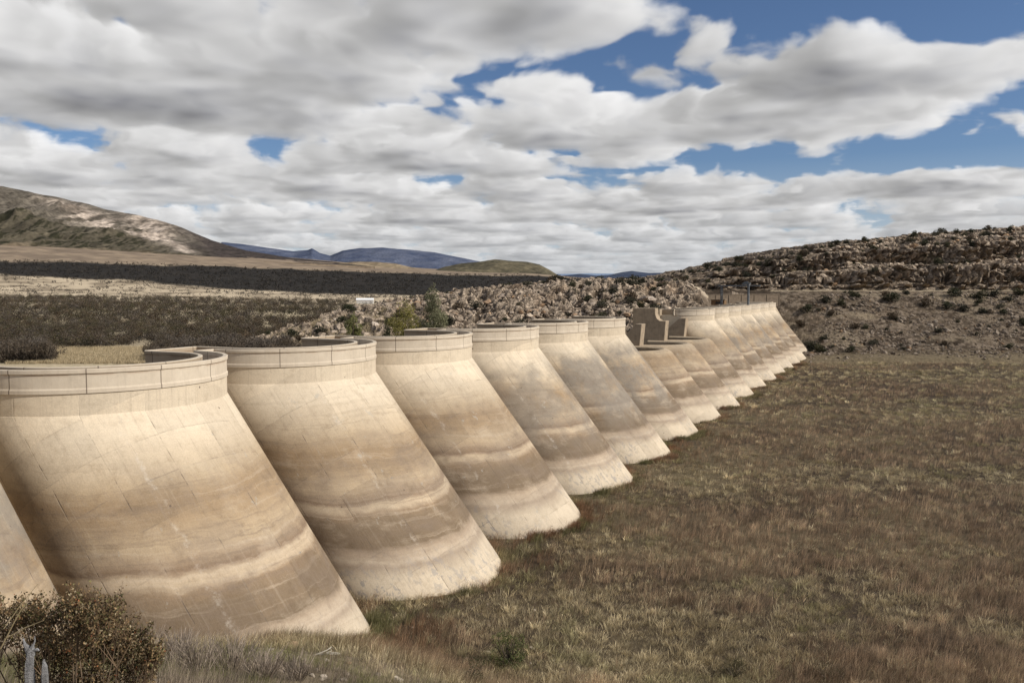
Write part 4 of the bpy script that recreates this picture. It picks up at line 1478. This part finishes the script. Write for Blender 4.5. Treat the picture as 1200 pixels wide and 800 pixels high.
def lp(px, py, dy=0): return np.array([(px-370)*s_, dy, (780-py)*s_*.45+.12])
mb = MB()
for l, r_ in (([(358, 786), (368, 780), (376, 775), (381, 769)], .05), ([(368, 780), (380, 782), (392, 785)], .04), ([(376, 775), (382, 774), (380, 770)], .025), ([(372, 779), (384, 778), (390, 781)], .025)):
    pts = [lp(*q, dy=.15*i) for i, q in enumerate(l)]
    mb.tube(pts, np.linspace(r_, r_*.3, len(pts)), 6, (.55, .5, .42))
tag(link('fallen_branch', mb.mesh('fallen_branch', True), M['deadwood'], loc=b), 'bleached forked branch lying on the ground before the nearest arch', 'branch')


# ------------------------------------------------------------------ mountains
def mountain(name, ridge, foot, yfoot, yridge, colfn, gul=.22, k=220, rows=90, seed=1):
    """ridge: list of (px, py) of the skyline at distance yridge; foot: level py at distance yfoot"""
    ridge = np.asarray(ridge, float)
    px = np.linspace(ridge[0, 0], ridge[-1, 0], k)
    ry = np.interp(px, ridge[:, 0], ridge[:, 1])
    fy = np.interp(px, [p[0] for p in foot], [p[1] for p in foot])
    q = np.concatenate([np.linspace(0, 1, rows), np.linspace(1.02, 1.5, 10)])
    PX, Qr = np.meshgrid(px, q)
    Yd = yfoot+(yridge-yfoot)*Qr
    X = (PX-600)/F_PX*Yd
    z1 = CAMZ+(HORIZON-np.interp(PX, px, ry))*yridge/F_PX
    z0 = CAMZ+(HORIZON-np.interp(PX, px, fy))*yfoot/F_PX
    h = np.where(Qr <= 1, Qr**1.15, 1-(Qr-1)*1.2)
    Z = z0+(z1-z0)*h
    sc = (yridge-yfoot)*.28
    rel = (z1-z0)
    n = ridged(X/sc+seed, Yd/sc*.6, 5, seed)-.45
    n2 = fbm(X/sc*5, Yd/sc*5, 0, 4, seed+9)-.5
    Z = Z+rel*(gul*n+.10*n2)*np.sin(np.pi*np.clip(Qr, 0, 1))**.8 + rel*.03*n2
    Z -= 20*(Qr < .01)
    c = colfn(PX.ravel(), Qr.ravel(), X.ravel(), Yd.ravel(), n.ravel(), n2.ravel())
    me = mesh_np(name, np.stack([X, Yd, Z], -1).reshape(-1, 3), grid_faces(len(q), k), c, True)
    return tag(link(name, me, M['mount']), kind='structure')


def col_main(PX, q, X, Y, n, n2):
    m = fbm(X/380, Y/800, 0, 5, 301); e = fbm(X/60, Y/260, 0, 5, 302)
    grey = mixc((.066, .057, .046), (.155, .135, .108), e)
    sp = fbm(X/24, Y/110, 0, 3, 303)
    green = mixc((.050, .044, .032), (.118, .10, .070), e)
    green = mixc(green, (.032, .032, .018), sstep(.5, .62, sp)*.8)
    pink = mixc((.17, .138, .112), (.50, .42, .35), sstep(.3, .75, e))
    # olive on the lower slopes, bare rock above; slides of pale scree running down to the right
    lim = np.interp(PX, [-400, 0, 100, 170, 240, 300, 420], [.75, .62, .60, .42, .25, .05, 0])
    c = mixc(green, grey, sstep(-.22, .22, q-lim+(m-.5)*.9+(e-.5)*.3))
    dk = sstep(205, 262, PX+(m-.5)*90)
    c = mixc(c, mixc((.030, .025, .024), (.065, .052, .047), e), dk*.95)
    d = q-np.interp(PX, [-400, 0, 60, 120, 200, 235], [1.2, .95, .86, .72, .38, .10])
    scree = np.exp(-(d/.16)**2)*sstep(30, 90, PX)*sstep(245, 215, PX)
    top = np.exp(-((PX-178)/30)**2)*sstep(.35, .6, q)
    c = mixc(c, pink, np.clip(scree*.85+top, 0, 1)*sstep(.34, .52, m*.5+e*.5))
    low = sstep(.14, .03, q+(m-.5)*.1)
    c = mixc(c, c*.55, sstep(.52, .66, sp)*.7)
    return mixc(c, mixc((.17, .13, .09), (.25, .19, .13), e), low)


mountain('mountain', [(-420, 175), (-200, 190), (-80, 206), (0, 219), (30, 224), (62, 231), (100, 238), (128, 246), (160, 252), (188, 258), (215, 267), (250, 282), (290, 294), (340, 302), (400, 308), (440, 313)],
         [(-420, 292), (0, 297), (200, 303), (300, 306), (440, 313)], 4600, 7400, col_main, .30, 620, 170, 3)


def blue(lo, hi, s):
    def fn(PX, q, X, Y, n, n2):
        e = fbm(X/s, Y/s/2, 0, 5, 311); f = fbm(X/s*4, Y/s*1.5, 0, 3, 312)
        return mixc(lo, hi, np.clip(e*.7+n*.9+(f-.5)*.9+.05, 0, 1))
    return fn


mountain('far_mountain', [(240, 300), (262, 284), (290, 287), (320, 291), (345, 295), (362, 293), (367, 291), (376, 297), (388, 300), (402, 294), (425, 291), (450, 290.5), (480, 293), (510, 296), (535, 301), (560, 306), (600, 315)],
         [(240, 312), (600, 322)], 11000, 16000, blue((.045, .060, .105), (.125, .14, .19), 900), .20, 240, 60, 11)  # haze of distance painted in as a bluish slope colour
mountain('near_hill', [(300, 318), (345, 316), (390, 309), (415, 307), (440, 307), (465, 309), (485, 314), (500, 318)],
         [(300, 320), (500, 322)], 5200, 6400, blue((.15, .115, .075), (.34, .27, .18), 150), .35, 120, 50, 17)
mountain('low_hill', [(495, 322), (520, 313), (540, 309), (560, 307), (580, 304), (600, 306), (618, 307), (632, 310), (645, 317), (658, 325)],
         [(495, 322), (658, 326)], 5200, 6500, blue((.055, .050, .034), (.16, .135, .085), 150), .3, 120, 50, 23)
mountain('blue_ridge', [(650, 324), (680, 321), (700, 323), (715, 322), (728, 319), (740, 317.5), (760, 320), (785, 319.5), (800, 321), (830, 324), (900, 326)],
         [(650, 325), (900, 326)], 13000, 17000, blue((.030, .042, .075), (.065, .080, .115), 800), .2, 120, 30, 29)  # bluish tint carries the distance haze
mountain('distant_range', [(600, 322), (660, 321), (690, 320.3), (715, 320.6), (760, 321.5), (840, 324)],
         [(600, 324), (840, 325)], 24000, 30000, blue((.16, .22, .33), (.22, .28, .38), 1500), .1, 80, 20, 31)  # palest blue, haze again put into the colour


# ------------------------------------------------------------------ sky, sun, camera
def build_world():
    w = bpy.data.worlds.new('World'); SC.world = w; w.use_nodes = True
    nt = NT(w.node_tree)
    bg = w.node_tree.nodes['Background']
    sky = nt.new('ShaderNodeTexSky', sky_type='NISHITA')
    sky.sun_disc = False; sky.sun_elevation = R(SUN_EL); sky.sun_rotation = R(SUN_AZ)
    sky.altitude = 800; sky.air_density = 1.0; sky.dust_density = .6; sky.ozone_density = 1.6
    tc = nt.new('ShaderNodeTexCoord'); d = tc.outputs['Generated']
    sep = nt.new('ShaderNodeSeparateXYZ'); nt.l.new(d, sep.inputs[0])
    dz = nt.m('MAXIMUM', sep.outputs[2], .012)
    # a gentle lift of the layer towards the horizon keeps the far streets of cloud apart
    inv = nt.m('DIVIDE', 1.0, nt.m('ADD', dz, .028))
    base = nt.comb(nt.m('MULTIPLY', sep.outputs[0], inv), nt.m('MULTIPLY', sep.outputs[1], inv), 0.0)

    def sp(px, py):
        v = np.array([(px-600)/F_PX, 1.0, (HORIZON-py)/F_PX]); v /= np.linalg.norm(v)
        return v[0]/(v[2]+.028), v[1]/(v[2]+.028)

    bias = None
    # where the photograph has its holes (negative) and its big banks (positive): sky positions, radii in layer units
    spots = [(1010, 22, 1.15, .62, -.24), (1150, 60, .7, .35, -.18), (560, 140, .62, .45, -.08), (860, 60, .9, .6, .0),
             (1000, 190, 1.6, .55, -.15), (1160, 178, .8, .8, -.17), (760, 205, .9, .7, -.10), (1080, 250, 2.0, 1.0, -.10), (800, 130, 1.25, .62, .15), (1040, 105, 1.0, .62, .15), (250, 60, 2.4, 1.1, .07), (700, 50, .9, .5, .06), (300, 200, 3.0, 2.2, .055), (1190, 55, .28, .3, .22),
             (1120, 220, 1.2, .6, .12), (560, 230, 3.0, 2.0, .065), (380, 150, 1.5, .5, .05)]
    for px, py, ra, rb, amp in spots:
        if amp == 0: continue
        x, y = sp(px, py)
        ang = math.atan2(x, y)
        mp = nt.new('ShaderNodeMapping', vector_type='TEXTURE')
        mp.inputs['Location'].default_value = (x, y, 0); mp.inputs['Rotation'].default_value = (0, 0, -ang)
        mp.inputs['Scale'].default_value = (ra, rb*1.6, 1)
        nt.l.new(base, mp.inputs[0])
        g = nt.map(nt.vm('LENGTH', mp.outputs[0]), 1.25, .0, 0, amp, True)
        bias = g if bias is None else nt.m('ADD', bias, g)
    NL = 13
    wz = nt.m('ADD', nt.m('MULTIPLY', bias, .62), nt.map(sep.outputs[2], .16, .03, 0, .045))
    # deepen the blue a touch and whiten the lowest haze
    skyc = nt.mix(1.0, sky.outputs[0], (.72, .82, .98), 'MULTIPLY')
    skyc = nt.vm('SCALE', skyc, scale=.085)
    skyc = nt.mix(nt.map(sep.outputs[2], .15, .0, 0, .8), skyc, (.52, .58, .66))
    col = skyc
    warp = nt.new('ShaderNodeTexNoise', noise_dimensions='3D')
    warp.inputs['Scale'].default_value = 1.3; warp.inputs['Detail'].default_value = 3
    nt.l.new(base, warp.inputs['Vector'])
    wv = nt.vm('SCALE', nt.vm('SUBTRACT', warp.outputs['Color'], (.5, .5, .5)), scale=.28)
    base = nt.vm('ADD', base, wv)
    jit = nt.white(nt.vm('SCALE', d, scale=9137.0))
    for k in range(NL-1, -1, -1):
        q = k/(NL-1)
        qj = nt.m('MULTIPLY', nt.m('ADD', jit, float(k)-.5), 1.0/(NL-1))
        p = nt.vm('SCALE', base, scale=nt.m('ADD', nt.m('MULTIPLY', qj, .29), 1.0))
        p = nt.vm('ADD', p, nt.comb(SX, SY, nt.m('MULTIPLY', qj, .36)))
        n = nt.noise(p, .98, 7, .53, lac=2.2); n0 = n
        bw = nt.m('ABSOLUTE', nt.m('SUBTRACT', nt.noise(p, 2.3, 2, .5), .5))
        n = nt.m('ADD', n, nt.m('MULTIPLY', nt.m('SUBTRACT', bw, .09), .55))
        n = nt.m('ADD', n, wz)
        thr = .488+.17*q**1.6
        a = nt.map(n, thr, thr+.040+.015*q, 0, 1, True)
        dense = nt.map(n, thr+.02, thr+.30)
        dark = tuple(x*(1.0+1.0*q) for x in (.23, .232, .25))
        lite = tuple(x*(1.0+.28*q) for x in (.66, .655, .65))
        cc = nt.mix(nt.m('MULTIPLY', dense, 1.0-.5*q), lite, dark)
        # sides turned to the sun are bright, the far sides grey
        off = nt.noise(nt.vm('ADD', p, (.17, -.06, .04)), .98, 3, .50, lac=2.2)
        lit = nt.map(nt.m('SUBTRACT', n0, off), -.10, .10, .66, 1.26)
        cc = nt.vm('SCALE', cc, scale=lit)
        col = nt.mix(nt.m('MULTIPLY', a, .82), col, cc)
    # distance haze on the clouds
    col = nt.mix(nt.map(sep.outputs[2], .09, .0, 0, .5), col, (.50, .535, .58))
    # ground colour below the level line
    col = nt.mix(nt.map(sep.outputs[2], .0, -.02), col, (.14, .115, .085))
    nt.l.new(nt.vm('SCALE', col, scale=10.0), bg.inputs['Color'])
    bg.inputs['Strength'].default_value = .1
    w.cycles.sampling_method = 'NONE'


build_world()

sd_ = bpy.data.lights.new('sun', 'SUN'); sd_.energy = 4.8; sd_.angle = R(.5); sd_.color = (1.0, .94, .85)
so = bpy.data.objects.new('sun', sd_); COL.objects.link(so)
import mathutils
sv = mathutils.Vector((math.sin(R(SUN_AZ))*math.cos(R(SUN_EL)), math.cos(R(SUN_AZ))*math.cos(R(SUN_EL)), math.sin(R(SUN_EL))))
so.rotation_euler = sv.to_track_quat('Z', 'Y').to_euler(); so.location = (60, -40, 120)

cd = bpy.data.cameras.new('camera'); co = bpy.data.objects.new('camera', cd); COL.objects.link(co)
co.location = (0, 0, CAMZ)
pitch = math.atan((400-HORIZON)/F_PX)
co.rotation_euler = (R(90)-pitch, 0, 0)
cd.sensor_fit = 'HORIZONTAL'; cd.sensor_width = 36; cd.lens = 36*F_PX/1200
cd.clip_start = .1; cd.clip_end = 80000
SC.camera = co
SC.view_settings.view_transform = 'Standard'; SC.view_settings.look = 'None'; SC.view_settings.exposure = 0; SC.view_settings.gamma = 1
SC.cycles.max_bounces = 5; SC.cycles.diffuse_bounces = 3; SC.cycles.transparent_max_bounces = 4
